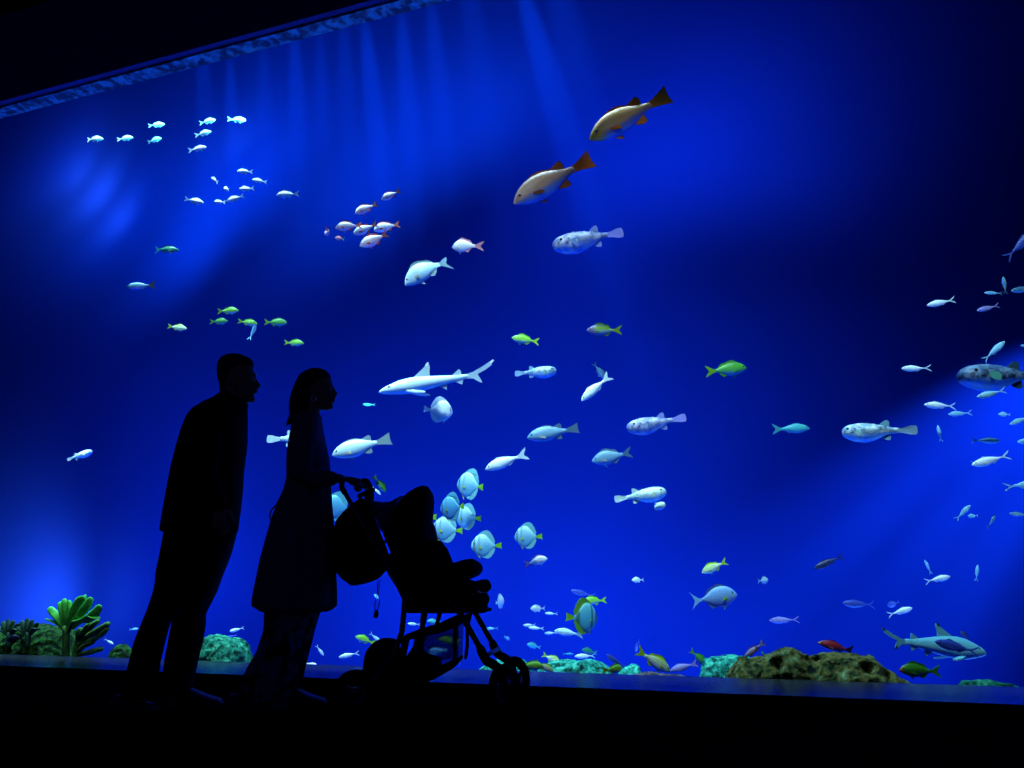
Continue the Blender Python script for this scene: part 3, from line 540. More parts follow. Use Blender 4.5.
FISH = [
 # kind scheme px py len face tilt yaw q bend label group
 ('small','white',94.5,139,18,'R',0,0,2.6,.3,'small white fish furthest left in the loose upper school',A),
 ('small','white',125,138.5,16.5,'R',8,0,2.7,0,'small white fish second from the left in the loose upper school',A),
 ('small','white',156.5,125,16,'R',5,10,2.9,0,'small white fish at top of the pair in the middle of the upper school',A),
 ('small','silver',154,140,15.5,'R',14,0,3.1,.3,'duller white fish, lower one of the pair in the middle of the upper school',A),
 ('small','white',207.5,121.5,17,'R',12,0,2.6,0,'small white fish, topmost of the stack of three in the upper school',A),
 ('small','white',203,133.5,17,'R',14,0,2.5,0,'small white fish, middle one of the stack of three in the upper school',A),
 ('small','white',197.5,149,19,'R',10,0,2.4,0,'small white fish, lowest of the stack of three in the upper school',A),
 ('small','white',237,120,18,'R',-2,0,2.6,-.3,'small white fish furthest right in the loose upper school',A),
 ('small','white',245,171.5,16,'L',2,0,2.6,0,'small white fish, topmost of the lower white school',B_),
 ('small','white',259.5,181,15.5,'L',10,0,2.7,0,'small white fish nose up, right of the lower white school cluster',B_),
 ('small','white',214.5,180,10,'L',38,40,2.6,0,'small white fish turned steeply nose up, left of the lower white school',B_),
 ('small','white',226.5,189,6.5,'L',20,62,2.8,0,'tiny white fish seen almost head-on in the lower white school',B_),
 ('small','white',247,189,16.5,'L',-2,0,2.4,.3,'small white fish with square tail, just above the nose-down one',B_),
 ('small','white',194,201,20,'R',-13,0,2.3,0,'small white fish facing right, furthest left of the lower white school',B_),
 ('small','white',219.5,202,13.5,'L',3,20,2.7,0,'small white fish whose tail is hidden by its nose-down neighbour',B_),
 ('small','white',235.5,198.5,19,'L',-20,0,2.2,0,'small white fish pointing nose down, lowest in the white cluster',B_),
 ('small','white',288,194.5,23,'L',-4,0,2.2,0,'larger white fish alone right of the lower white school',B_),
 ('bream','pink',391,195,21,'L',-27,0,2.4,0,'pink and white fish leading the school upper right, highest of the pinks',PK),
 ('bream','pink',366.5,208.5,25,'L',-24,0,2.2,0,'pink and white fish second highest, above the tight pink cluster',PK),
 ('bream','pink',348.5,226,27,'L',-10,0,2.2,-.6,'pink and white fish at the upper left of the tight pink cluster',PK),
 ('bream','pink',365.5,229,27,'L',-24,0,2.6,0,'pink and white fish in the middle of the tight pink cluster',PK),
 ('bream','pink',387,226.5,28,'L',-17,0,2.9,-.6,'pink and white fish with yellow-edged tail, right of the tight cluster',PK),
 ('bream','pink',375,240,33,'L',-22,0,2.0,.5,'largest pink and white fish, lowest of the tight cluster',PK),
 ('bream','pink',329,232,11,'L',-25,55,2.0,.9,'pink and white fish turning towards the glass at the far left of the pinks',PK),
 ('bream','rose',339.5,238.5,11,'L',8,30,2.8,0,'small rosy red fish under the pink cluster',PK),
 ('long','emerald',165.5,249.5,27,'R',-3,0,2.4,.4,'slender emerald green fish swimming right, alone below the cloudy light'),
 ('trev','unicorn',141,286,30,'L',-4,0,2.2,0,'blue grey fish with black tail swimming left under the emerald fish'),
 ('gold','lime_white',177,327.5,19.5,'R',-8,0,2.4,0,'pale yellow fish alone left of the yellow green school',YG),
 ('gold','yellow',228,311,21.5,'R',2,0,2.3,0,'yellow green fish highest of the school above the man',YG),
 ('gold','green',219,321.5,18.5,'R',2,0,2.6,0,'green fish just below the highest of the yellow green school',YG),
 ('gold','yellow',247.5,322.5,20,'R',-8,0,2.3,0,'yellow green fish in front of the small teal upright fish',YG),
 ('fusi','fusilier',253,332,18,'R',72,0,2.7,.5,'small teal fish hanging upright tail down behind a yellow green one'),
 ('gold','green',275.5,322.5,23,'R',-2,0,2.2,0,'green and yellow fish, largest at the right of the school above the man',YG),
 ('gold','yellow',294,343,20,'R',-3,0,2.3,0,'yellow green fish lowest right of the school, above the woman',YG),
 ('bream','silver',426.5,268.5,55,'L',-38,10,1.6,-1.2,'large silver white fish diving left under the pale fish'),
 ('bream','pale_pink',465.5,246,28,'L',-6,38,1.8,-.6,'pale fish with pink tail turned towards the glass beside the diving silver fish'),
 ('snap','snapper',553,181,91,'L',-30,0,1.5,0,'large brown snapper with dark orange tail, lower of the two snappers'),
 ('snap','gold_snapper',629.5,117,92,'L',-30,0,1.6,0,'large golden orange snapper, higher of the two snappers'),
 ('puff','violet_puffer',589,238.5,74,'L',-13,0,1.7,-.25,'violet blue porcupinefish swimming left below the two snappers'),
 ('gold','yellow',525.5,340,28,'L',8,0,2.0,0,'bright yellow green fish right of centre above the shark tail'),
 ('gold','violet_head',604.5,330.5,36,'L',-1,0,2.0,0,'green fish with purple head and yellow tail beside the bright yellow one'),
 ('puff','puffer',535.5,372,42,'R',3,0,2.2,.3,'teal porcupinefish facing right beside the shark tail'),
 ('gold','steel',599,371,20,'R',-56,0,2.3,0,'small steel blue fish diving above the bright white diver'),
 ('trev','white',596,388,39,'L',-42,0,1.9,0,'bright white fish diving left under the small steel blue fish'),
 ('gold','green',726,370,42,'R',5,0,1.8,0,'olive green fish swimming right alone at the right of centre'),
 ('shark','grey_shark',437.5,382,119,'L',-10,0,1.9,.1,'pale whitetip reef shark swimming left above the white batfish'),
 ('bat','white_bat',438.5,411,28,'R',-8,20,2.2,0,'white batfish facing right under the shark'),
 ('snap','steel',553,433,53,'L',-11,0,1.7,0,'steel blue fish swimming left above the slender white one'),
 ('puff','violet_puffer',656.5,423,60,'L',-11,0,1.8,0,'violet porcupinefish with round belly right of the steel blue fish'),
 ('bream','steel',612,457,41,'L',-13,0,1.8,.3,'deep-bodied grey blue fish under the violet porcupinefish'),
 ('trev','white_fusilier',506.5,461.5,46,'L',-21,0,1.7,0,'slender white fish swimming left above the batfish group'),
 ('puff','pale_puffer',640.5,495.5,52,'R',8,0,1.8,.3,'pale mottled porcupinefish facing right above its smaller companion'),
 ('puff','pale_puffer',656.5,506.5,18,'R',15,48,1.4,-.6,'small pale porcupinefish half hidden under the larger one'),
 ('snap','silver',361.5,447,62,'L',-16,0,1.6,0,'large silver fish with dark tail right of the woman at elbow height'),
 ('gold','green',379.5,484,21,'R',-52,0,1.9,0,'small green tailed fish nosing down above the stroller hood',),
 ('fusi','white_fusilier',376.5,490.5,12,'R',-45,0,2.4,0,'tiny white fish under the green tailed one above the stroller hood'),
 ('puff','pale_puffer',79,455.5,23,'R',17,20,2.0,.4,'pale porcupinefish alone at the far left behind the man'),
 ('puff','pale_puffer',295.5,439,57,'R',0,0,1.9,0,'porcupinefish mostly hidden behind the woman, only its tail showing'),
 ('fusi','teal',369,404.5,13,'L',2,0,3.2,0,'tiny teal fish between the woman and the white batfish'),
 ('bat','blue_bat',338,508,33,'L',4,0,1.5,0,'teal batfish seen in the gap under the stroller handle',BT),
 ('bat','blue_bat',420.5,516,33,'L',4,0,1.9,0,'batfish hidden behind the stroller hood, only tail and fin edge showing',BT),
 ('bat','bat',471.5,486,30,'L',6,32,1.8,.3,'topmost batfish of the group by the stroller',BT),
 ('bat','blue_bat',453.5,508,28,'L',-8,30,1.3,.3,'darker blue batfish with green tail in the middle of the batfish group',BT),
 ('bat','bat',447.5,530,32,'L',4,0,1.7,.3,'batfish with white tail, lowest left of the batfish group',BT),
 ('bat','bat',468,518,27,'L',2,25,2.1,0,'pale batfish half hidden behind the darker one',BT),
 ('bat','bat',486.5,546,31,'L',-2,0,1.7,0,'batfish with green tail above the stroller foot bar',BT),
 ('bat','bat',528.5,537,28,'L',-2,18,1.8,0,'batfish apart on the right of the group above the pink fish',BT),
 ('bream','pale_pink',536,561.5,24,'R',14,0,2.0,0,'pale pink fish facing right under the right-hand batfish'),
 ('bat','white_bat',500,602,8,'R',10,60,2.4,0,'small grey disc fish edge-on right of the stroller foot rest',SB),
 ('surg','white',538,608.5,15,'L',-2,0,2.2,0,'round white fish above the slim pale ones left of the striped batfish',SB),
 ('fusi','white_fusilier',551.5,613.5,13,'L',2,0,2.4,0,'slim pale fish right behind the round white fish',SB),
 ('fusi','white_fusilier',529.5,625,13,'L',-2,0,2.3,0,'slim pale fish on the left, upper one of the overlapping two',SB),
 ('fusi','white_fusilier',536.5,628,15.5,'L',4,0,2.7,0,'slim pale fish with forked tail, lower one of the overlapping two',SB),
 ('fusi','white_fusilier',551,633,13,'L',-2,0,2.4,0,'slim pale fish lowest of the small ones left of the striped batfish',SB),
 ('bat','striped_bat',583,618,31,'R',-4,38,1.6,.2,'tall striped batfish facing right low right of the stroller'),
 ('trev','silver',569,633,30,'L',8,0,2.2,0,'silver fish half hidden behind the striped batfish'),
 ('gold','yellow',594.5,601,25,'L',-4,0,2.3,0,'bright yellow green fish over the striped batfish'),
 ('fusi','blue_fusilier',583,593.5,25,'L',14,0,2.6,.3,'slim blue violet fish above the yellow green one',),
 ('surg','fusilier',507,638,7,'R',-35,30,2.8,0,'tiny pale fish above the front wheel',SB),
 ('bream','teal',534,646,14.5,'L',14,0,2.3,0,'small teal green fish above the front of the teal rock'),
 ('bream','lime_white',551.5,659,21,'R',-28,0,2.2,0,'white and green fish nosing down behind the teal rock'),
 ('gold','yellow',530.5,666,27,'R',-3,0,.5,0,'yellow green fish just right of the front wheel'),
 ('gold','lilac_stripe',544.5,667,21,'R',-30,0,.7,0,'pale lilac fish with yellow fins overlapping the yellow green one'),
 ('fusi','teal',568,654,11,'R',0,0,2.6,0,'small dim teal fish above the teal rock'),
 ('fusi','white_fusilier',585,656,21,'L',-2,0,2.2,0,'slim white fish under the green one above the teal rock'),
 ('bream','emerald',589.5,651.5,16,'L',12,0,2.4,0,'small emerald green fish above the slim white one by the teal rock'),
 ('fusi','blue_fusilier',616,661,24,'L',34,0,1.2,0,'slim blue fish nosing up right of the teal rock'),
 ('gold','yellow',614,669.5,18,'R',10,45,.55,.6,'small yellow fish turning beside the right end of the teal rock'),
 ('surg','blue_fusilier',637,646,13,'L',-70,35,2.3,0,'dark blue fish tail up behind the yellow striped fish'),
 ('gold','lilac_stripe',653.5,661,40,'R',-33,0,1.0,0,'lilac fish with yellow stripes and green tail nosing down to the low rocks'),
 ('trev','lilac_fusilier',684,667,29,'L',-16,0,1.3,0,'slender lilac fish lying nose down beside the yellow striped fish'),
 ('gold','green',698.5,657.5,23,'R',-42,0,1.2,0,'green fish with blue belly nosing down at the teal end of the big rock'),
 ('long','goat',754.5,649.5,25,'L',-38,0,.55,0,'pinkish fish with black tail band diving onto the big rock'),
 ('bream','green',763.5,655,6,'L',60,40,.4,0,'tiny green fish on top of the big craggy rock'),
 ('surg','white',638,580,12,'L',-3,10,2.4,0,'small round white fish alone above the yellow striped fish'),
 ('gold','lime_white',714.5,567,28,'L',-25,0,2.0,0,'pale lime fish with yellow tail above the surgeonfish'),
 ('surg','surgeon',714,598,47,'R',8,0,1.7,0,'blue grey surgeonfish with yellow pectoral fin facing right'),
 ('surg','silver',763,580.5,12,'R',4,40,2.2,0,'small grey disc fish right of the surgeonfish'),
 ('fusi','dark_fusilier',829,562,33,'L',-24,0,2.0,0,'dark navy slim fish nosing down right of the grey disc fish'),
 ('fusi','blue_fusilier',860,604,35,'L',3,0,2.0,-.3,'blue slim fish with dark tail above the reddish wrasse'),
 ('fusi','lilac_fusilier',784,620,29,'L',-2,0,2.1,.3,'lilac slim fish swimming left above the big rock'),
 ('wrasse','wrasse',838,647.5,42,'L',13,0,1.0,-.4,'dark red wrasse with black tail above the right of the big rock'),
 ('surg','blue_fusilier',893.5,604,11,'L',-20,35,2.4,0,'small dim blue fish above a slim white one near the shark tail'),
 ('fusi','white_fusilier',900,611.5,26,'R',16,0,2.0,0,'slim white fish facing right above the blacktip shark tail',FR),
 ('fusi','fusilier',928,567,14,'L',65,20,2.3,0,'small pale fish turned upright above a slim white one',FR),
 ('fusi','white_fusilier',937.5,579,26,'R',12,0,2.0,0,'slim white fish facing right below the small upright one',FR),
 ('stout','teal_shark',932,646,108,'R',-8,0,1.3,-.12,'teal blacktip reef shark swimming right low on the right'),
 ('fusi','blue_fusilier',957,647,46,'L',14,0,.9,0,'dark blue slim fish crossing in front of the blacktip shark head'),
 ('surg','dark_fusilier',965,635.5,9,'L',40,30,2.2,0,'tiny dark fish above the blacktip shark head'),
 ('gold','red_head',920,671,42,'L',2,0,.6,0,'green fish with red face between the big rock and the shark'),
 ('fusi','fusilier',977,573,16,'R',84,20,2.2,0,'thin teal fish hanging upright in the bright beam',FR),
 ('fusi','fusilier',963,512.5,21,'R',45,0,2.0,0,'slim fish climbing to the right at the edge of the bright beam',FR),
 ('surg','fusilier',973,516,8,'L',-5,30,2.4,0,'tiny teal round fish beside the climbing slim one',FR),
 ('fusi','steel',992,521.5,15,'R',66,30,2.3,.4,'small steel blue fish nose up in the bright beam',FR),
 ('fusi','steel',1020,514.5,22,'L',4,0,2.2,0,'dark steel blue fish at the right edge in the bright beam',FR),
 ('fusi','fusilier',1024,484.5,36,'R',8,0,1.9,.3,'slim teal fish with black tail tips cut by the right edge',FR),
 ('fusi','white_fusilier',991,460,40,'L',-15,0,1.9,0,'long pale fish with spread tail, front one of two overlapping',FR),
 ('fusi','fusilier',981,462.5,20,'R',6,0,2.4,0,'pale fish facing right behind the long pale one, its tail sticking out left',FR),
 ('fusi','fusilier',985.5,440.5,29,'R',-1,0,2.0,0,'slim pale fish facing right above the overlapping two',FR),
 ('fusi','fusilier',1021,420,24,'L',-22,0,2.2,0,'slim teal fish nosing down at the right edge under the big porcupinefish',FR),
 ('fusi','fusilier',1030,441,26,'L',-4,0,2.4,0,'slim fish of which only the nose enters at the right edge',FR),
 ('fusi','fusilier',939.5,433.5,16,'L',78,20,2.2,0,'small teal fish hanging upright left of the beam edge',FR),
 ('fusi','fusilier',960,413.5,24,'L',-4,0,2.4,0,'slim teal fish, lower of two following each other left',FR),
 ('fusi','white_fusilier',940,405.5,32,'L',3,0,2.0,0,'slim pale fish, upper of two following each other left',FR),
 ('fusi','fusilier',991.5,393.5,30,'L',-14,0,1.3,0,'slim bright teal fish right under the big dark porcupinefish',FR),
 ('puff','dark_puffer',1006,376,94,'L',-1,0,1.7,0,'big dark porcupinefish entering from the right edge',),
 ('fusi','fusilier',994,351,29,'R',42,0,1.9,0,'slim blue fish climbing right above the big dark porcupinefish',FR),
 ('fusi','white_fusilier',915.5,368.5,28,'L',0,0,2.0,.3,'slim bright white fish swimming left, furthest left of the slim ones',FR),
 ('fusi','fusilier',1027,346,14,'L',4,0,2.4,0,'tip of a slim fish at the right edge above the big porcupinefish',FR),
 ('fusi','white_fusilier',941,302.5,29,'L',-12,0,2.0,0,'slim white fish alone in the dark upper right water',FR),
 ('fusi','lilac_fusilier',988,308,23,'L',-14,0,2.1,0,'slim lilac fish lowest of the little cluster at the dark right edge',FR),
 ('fusi','fusilier',993.5,293,14,'L',2,25,2.3,0,'short teal fish in the middle of the little cluster at the dark right edge',FR),
 ('fusi','steel',1004.5,285.5,18,'L',82,20,2.2,0,'steel blue fish hanging upright in the little cluster at the dark right edge',FR),
 ('fusi','fusilier',1025,289,28,'L',-8,0,2.2,0,'teal fish cut by the right edge beside the upright one',FR),
 ('fusi','blue_fusilier',1021,244,44,'R',44,0,1.8,0,'blue fish climbing out at the upper right edge',FR),
 ('trev','teal',791,429,38,'R',1,0,2.0,0,'teal fish facing right left of the pale porcupinefish'),
 ('puff','puffer',878,431,56,'L',-3,34,1.6,-.5,'pale teal porcupinefish turned towards the glass, right of the teal fish'),
 ('surg','fusilier',1004.5,414.5,9,'L',0,30,2.4,0,'tiny round teal fish under the big dark porcupinefish',FR),
 ('fusi','white_fusilier',109,641.5,11,'R',-32,0,1.6,0,'tiny pale fish right of the leafy coral'),
 ('fusi','fusilier',134,629,9,'R',8,0,2.2,0,'tiny blue fish half hidden by the legs of the man'),
 ('fusi','white_fusilier',237,629.5,15,'L',-14,0,2.0,0,'small pale fish above the round green coral head'),
 ('fusi','blue_fusilier',231,636.5,13,'L',-16,0,2.6,0,'dim blue fish just above the round green coral head'),
 ('fusi','white_fusilier',320,650.5,13,'R',-55,0,1.8,0,'small white fish nosing down right of the woman'),
 ('fusi','white_fusilier',349,655,21,'L',-12,0,1.8,0,'slim white fish left of the stroller bag'),
 ('trev','white',311,664.5,15,'R',-14,0,1.2,0,'small white fish just above the sill beside the trousers of the woman'),
 ('gold','yellow',365,640,21,'L',20,0,1.8,0,'yellow green fish left of the stroller frame'),
 ('trev','silver',375,637.5,14,'R',-42,0,2.1,0,'small silver fish tail up behind the top of the stroller bag'),
 ('fusi','white_fusilier',414,624,13,'L',4,0,2.0,0,'small pale fish seen under the stroller seat'),
 ('bream','teal',434,622,14,'L',8,0,1.8,0,'teal fish seen in the gap over the stroller basket'),
 ('gold','yellow',449,641,22,'L',8,0,1.8,0,'yellow green fish seen through the mesh of the basket'),
 ('bream','fusilier',438,651,20,'L',-8,0,2.2,0,'pale blue fish seen through the mesh of the basket'),
 ('fusi','dark_fusilier',460.5,661,14,'R',75,20,2.6,0,'dim dark fish hanging upright right of the basket'),
 ('fusi','fusilier',492,628.5,13,'L',-3,0,2.8,0,'dim slim fish between the front tubes and the small pale ones'),
 ('surg','fusilier',377,597,7,'L',40,30,2.8,0,'tiny pale fish behind the hanging cord of the stroller'),
 ('surg','navy',15,638,17,'L',-16,0,.35,0,'dark navy fish in front of the left green rock'),
]
for a in FISH: fish(*a)
# ------------------------------------------------------------------ rocks and corals behind the glass
def rockmat(name, cols, scale, bmp=.9):
    m, nt, out = newmat(name); b = bsdf(nt, out, .85, .15)
    f = nz(nt, scale, 6, rough=.65)
    nt.links.new(ramp(nt, cols, f), b.inputs['Base Color']); bump(nt, b, f, bmp, .03); return m
M_green = rockmat('green_algae_rock', [(.4, (.001, .006, .001)), (.52, (.010, .055, .006)), (.64, (.03, .13, .012))], 26)
M_teal = rockmat('teal_coral_rock', [(.36, (.0, .015, .02)), (.48, (.006, .20, .14)), (.64, (.08, .58, .38))], 24)
M_emer = rockmat('emerald_coral', [(.36, (.0, .02, .02)), (.5, (.01, .20, .11)), (.66, (.09, .50, .26))], 22)
M_crag = rockmat('craggy_brown_rock', [(.36, (.003, .004, .002)), (.45, (.04, .06, .01)), (.53, (.17, .11, .02)), (.6, (.10, .17, .05)), (.7, (.38, .42, .26))], 17)
M_brown = rockmat('pinkish_rock', [(.34, (.008, .008, .01)), (.5, (.08, .05, .045)), (.66, (.22, .16, .15))], 24)
def fbm(p, o=4): return noise.fractal(p, .9, 2.1, o)
def rock(name, prof, q, depth, m, label, cat, amp=.03, freq=7, holes=0, seed=0):
    """prof: top outline in pixels; the boulder goes down to the tank floor and has real depth"""
    pts = [SZ(x, y, q) for x, y in prof]
    s0, s1 = pts[0][0], pts[-1][0]; n = max(50, int((s1-s0)/.008)); k = 72; bm = bmesh.new(); R = []
    zb = -.5
    for i in range(n+1):
        s = s0 + (s1-s0)*i/n; z = interp([p[0] for p in pts], [p[1] for p in pts], s)
        e = min(1, min(i, n-i)/(n*.12)+.12); d = depth*math.sqrt(min(1, e)); ring = []
        for j in range(k):
            t = PI*j/(k-1); cc, ss = math.cos(t), math.sin(t)
            cc, ss = sup(cc, ss, .6)
            p = Vector((s, q - d*cc, zb + (z-zb)*max(0, ss)))
            g = p*freq + Vector((seed*7.3, seed*3.1, 0))
            dv = noise.noise_vector(g*.6)*amp + noise.noise_vector(g*1.9)*amp*.5 + noise.noise_vector(g*4.5)*amp*.3 + noise.noise_vector(g*9)*amp*.16
            if holes:
                vd = noise.voronoi(g*.75)[0][0]; dv += Vector((0, 1, -.45))*holes*max(0, .40-vd)*2.6 - Vector((0, 1, -.4))*holes*.5*max(0, vd-.3)
            if p.z < -.2: dv *= .3
            ring.append(W(p.x+dv.x, max(.08, p.y+dv.y), max(zb, p.z+dv.z)))
        R.append(ring)
    V = [[bm.verts.new(p) for p in r] for r in R]
    for a, b in zip(V, V[1:]):
        for j in range(k-1): bm.faces.new((a[j], a[j+1], b[j+1], b[j]))
        bm.faces.new((a[k-1], a[0], b[0], b[k-1]))
    bm.faces.new(V[0]); bm.faces.new(V[-1][::-1])
    o = obj(name, bm, m); return tag(o, label, cat)
rock('algae_rock', [(-30, 640), (-10, 634), (10, 632), (25, 627), (45, 625), (58, 627), (66, 636), (70, 655)], .62, .26, M_green, 'low green algae covered rock at the left end under the leafy coral', 'rock', .035, 9, .02, 1)
rock('round_coral', [(111, 662), (113, 652), (119, 645), (124, 644), (129, 650), (131, 662)], .6, .1, M_green, 'small green coral lump left of the legs of the man', 'coral', .012, 16, 0, 2)
rock('round_coral', [(197, 668), (199, 655), (203, 643), (210, 637), (218, 635.5), (226, 638), (233, 638), (240, 643), (244, 652), (246, 668)], .5, .2, M_emer, 'round emerald green coral head between the man and the woman', 'coral', .022, 14, .012, 3)
rock('coral_rock', [(478, 676), (481, 668), (490, 662), (505, 660), (522, 661), (530, 668), (533, 678)], 1.05, .2, M_teal, 'teal coral rock behind the front wheels of the stroller', 'rock', .018, 14, .01, 4)
rock('coral_rock', [(534, 680), (540, 669), (552, 662), (563, 659), (580, 660), (592, 659), (600, 662), (607, 668), (612, 680)], 1.0, .2, M_teal, 'flat-topped teal coral rock right of the front wheels', 'rock', .018, 14, .01, 5)
rock('coral_rock', [(618, 680), (622, 668), (632, 664), (640, 667), (644, 680)], 1.6, .12, M_teal, 'small dim teal rock behind the slim blue fish', 'rock', .015, 16, 0, 6)
rock('low_rock', [(622, 682), (628, 676), (640, 674), (650, 672), (660, 675), (672, 674), (682, 676), (692, 679), (696, 684)], .45, .12, M_brown, 'low pinkish brown rock under the yellow striped fish', 'rock', .014, 18, 0, 7)
rock('coral_rock', [(699, 684), (702, 670), (705, 660), (715, 657), (730, 656), (745, 656), (752, 662), (756, 684)], .95, .18, M_teal, 'teal coral rock behind the left end of the craggy rock', 'rock', .022, 13, .012, 8)
rock('craggy_rock', [(724, 690), (728, 676), (733, 667), (740, 660), (752, 660), (763, 657), (772, 653), (780, 649), (792, 649.5), (800, 653), (808, 657), (820, 656), (832, 657), (842, 659), (850, 656), (860, 655), (870, 657), (876, 662), (884, 667), (893, 671), (902, 676), (910, 684), (913, 692)], .42, .26, M_crag, 'large craggy brown and green rock full of pits low on the right', 'rock', .03, 9, .07, 9)
rock('coral_ridge', [(955, 690), (962, 682), (972, 680), (985, 680), (1000, 682), (1012, 684), (1022, 690)], .3, .08, M_emer, 'low bright green coral ridge in front at the lower right corner', 'coral', .01, 18, 0, 10)
# leafy finger coral and branching coral on the left rock
M_leaf = noisy('green_leather_coral', (.03, .24, .02), (.10, .66, .06), 11, .55, .3, .2)
M_branch = noisy('dark_green_branch_coral', (.015, .05, .012), (.12, .30, .04), 16, .8, .2, .6)
M_dleaf = noisy('dark_green_leaf_coral', (.008, .035, .02), (.03, .11, .05), 12, .7, .2, .3)
QK = .40
def K(px, py, dq=0): return tank(px, py, QK+dq)[0]
t0 = tank(68, 655, QK)[1]
def coral(name, base, label, stem, fronds, mstem, mfrond, part, flat=.38):
    root = empty(name, base); tag(root, label, 'coral')
    inv = Matrix.Translation(-Vector(base))
    bm = bmesh.new()
    for pts, r in stem: limb(bm, smooth_path([K(*p) for p in pts], 4), [t0*x for x in (r if isinstance(r, list) else [r]*((len(pts)-1)*4+1))], 10)
    obj('stem', bm, mstem, root, local=inv)
    for pts, r in fronds:
        bm = bmesh.new(); sp = smooth_path([K(*p) for p in pts], 5); n = len(sp)
        limb(bm, sp, [t0*r*(.45+.65*math.sin(PI*(.12+.66*i/(n-1)))) for i in range(n)], 12, flat, up=RX)
        obj(part, bm, mfrond, root, local=inv)
    return root
b = K(67, 668); bz = Vector((b.x, b.y, -.5))
coral('leather_coral', bz, 'bright green finger leafed coral standing tall at the left behind the glass',
      [([(67, 740), (66, 655), (66, 640), (66, 628)], [3.4]*13), ([(66, 636), (70, 628), (74, 622)], [2.4]*9)],
      [([(65, 630), (60, 620), (50, 609)], 3.6), ([(66, 628), (63, 615), (60, 604)], 3.2), ([(67, 628), (66, 612), (64, 601)], 3.4), ([(68, 626), (70, 612), (69, 602)], 2.6),
       ([(67, 626), (72, 614), (78, 603), (82, 599)], 4.4), ([(72, 624), (80, 614), (87, 606), (90, 600)], 4.0), ([(74, 622), (86, 620), (94, 614), (99, 608)], 4.4),
       ([(66, 630), (58, 624), (46, 619)], 1.5), ([(78, 616, .04), (84, 604, .05), (85, 596, .05)], 1.8), ([(72, 628), (82, 620), (90, 617), (98, 618)], 3.0)],
      M_branch, M_leaf, 'frond')
b = K(72, 668); bz = Vector((b.x+.02, b.y-.02, -.5))
coral('branch_coral', bz, 'dark knobbly branching coral leaning right beside the finger leafed coral',
      [([(78, 745, .06), (76, 656, .06), (78, 640, .06), (80, 630, .06)], [3.0]*13)],
      [([(76, 650, .06), (80, 638, .06), (86, 628, .06), (90, 624, .06)], 2.8), ([(78, 646, .06), (88, 636, .06), (98, 630, .06), (108, 624, .06)], 3.0), ([(80, 644, .06), (92, 640, .06), (102, 634, .06), (107, 629, .06)], 2.6),
       ([(77, 653, .06), (84, 646, .06), (93, 642, .06)], 2.6), ([(78, 655, .06), (90, 652, .06), (101, 649, .06)], 2.6), ([(86, 634, .06), (92, 626, .06), (98, 621, .06)], 2.4)],
      M_branch, M_branch, 'branch', 1.0)
for c, lab in (((9, 627), 'dark leafy coral clump at the far left edge on the algae rock'), ((28, 626), 'dark leafy coral clump on top of the algae rock')):
    b = K(c[0], 646)
    fr = [([(c[0], 636), (c[0]+dx*.5, 630), (c[0]+dx, c[1]+dy)], 2.6) for dx, dy in ((-10, 1), (-6, -4), (-1, -6), (4, -5), (9, -2), (11, 3))]
    coral('leaf_coral', Vector((b.x, b.y, b.z)), lab, [([(c[0], 646), (c[0], 634)], [2.6]*5)], fr, M_dleaf, M_dleaf, 'frond')
# ------------------------------------------------------------------ people
M_skin = noisy('skin', (.30, .17, .11), (.36, .21, .14), 20, .6, .3, .05)
M_hair = noisy('black_hair', (.006, .005, .005), (.014, .012, .012), 60, .55, .3, .4)
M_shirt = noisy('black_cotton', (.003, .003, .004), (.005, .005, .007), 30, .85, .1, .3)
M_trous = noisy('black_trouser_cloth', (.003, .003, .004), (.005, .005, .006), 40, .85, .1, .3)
M_shoe = noisy('dark_shoe', (.01, .01, .013), (.02, .02, .025), 20, .4, .4, .1)
M_tunic = noisy('dark_navy_linen', (.07, .07, .13), (.10, .10, .17), 25, .8, .15, .4)
M_lip = noisy('lips', (.22, .09, .08), (.25, .1, .09), 20, .5, .3, 0)
M_white = noisy('eye_white', (.5, .5, .5), (.55, .55, .55), 20, .3, .4, 0)
M_silver = noisy('polished_silver', (.8, .8, .8), (.9, .9, .9), 20, .2, .5, 0, metal=1)
m, nt, out = newmat('patterned_trouser_cloth'); b = bsdf(nt, out, .85, .1)
f = nz(nt, 16, 3); nt.links.new(ramp(nt, [(.46, (.008, .008, .012)), (.54, (.14, .14, .24))], f), b.inputs['Base Color']); M_pattern = m
def hand(bm, wrist, d, s, p, k=1.0, curl=.5):
    """palm, four unequal bent fingers and a thumb; d along the hand, s towards the thumb side, p out of the palm"""
    d, s, p = d.normalized(), s.normalized(), p.normalized()
    limb(bm, [wrist - d*.03*k, wrist + d*.02*k, wrist + d*.055*k, wrist + d*.085*k], [.026*k, .030*k, .038*k, .036*k], 14, .42, up=s)
    for off, ln, sp in ((.029, .072, .12), (.010, .082, .03), (-.010, .076, -.04), (-.028, .060, -.12)):
        a = wrist + d*.085*k + s*off*k; dd = (d + s*sp).normalized(); pts = [a - d*.02*k, a]; c = 0
        for seg, cv in ((.45, .5), (.3, .8), (.25, .6)):
            c += cv*curl; dv = dd*math.cos(c*1.35) + p*math.sin(c*1.35); pts.append(pts[-1] + dv*ln*seg*k)
        limb(bm, pts, [.0095*k, .0095*k, .009*k, .0082*k, .007*k], 10, up=s)
    a = wrist + d*.02*k + s*.026*k; t1 = (s*.75 + d*.6 + p*.2).normalized(); t2 = (d*.85 + s*.2 + p*.5*curl*1.6).normalized()
    limb(bm, [a - s*.012*k, a + t1*.035*k, a + t1*.035*k + t2*.03*k, a + t1*.035*k + t2*.055*k], [.013*k, .0115*k, .010*k, .008*k], 10, up=p)
def head(bm, Y, prof, nose, lips, chin, jaw, ear, hd=.075):
    slices(bm, Y, prof, 28)
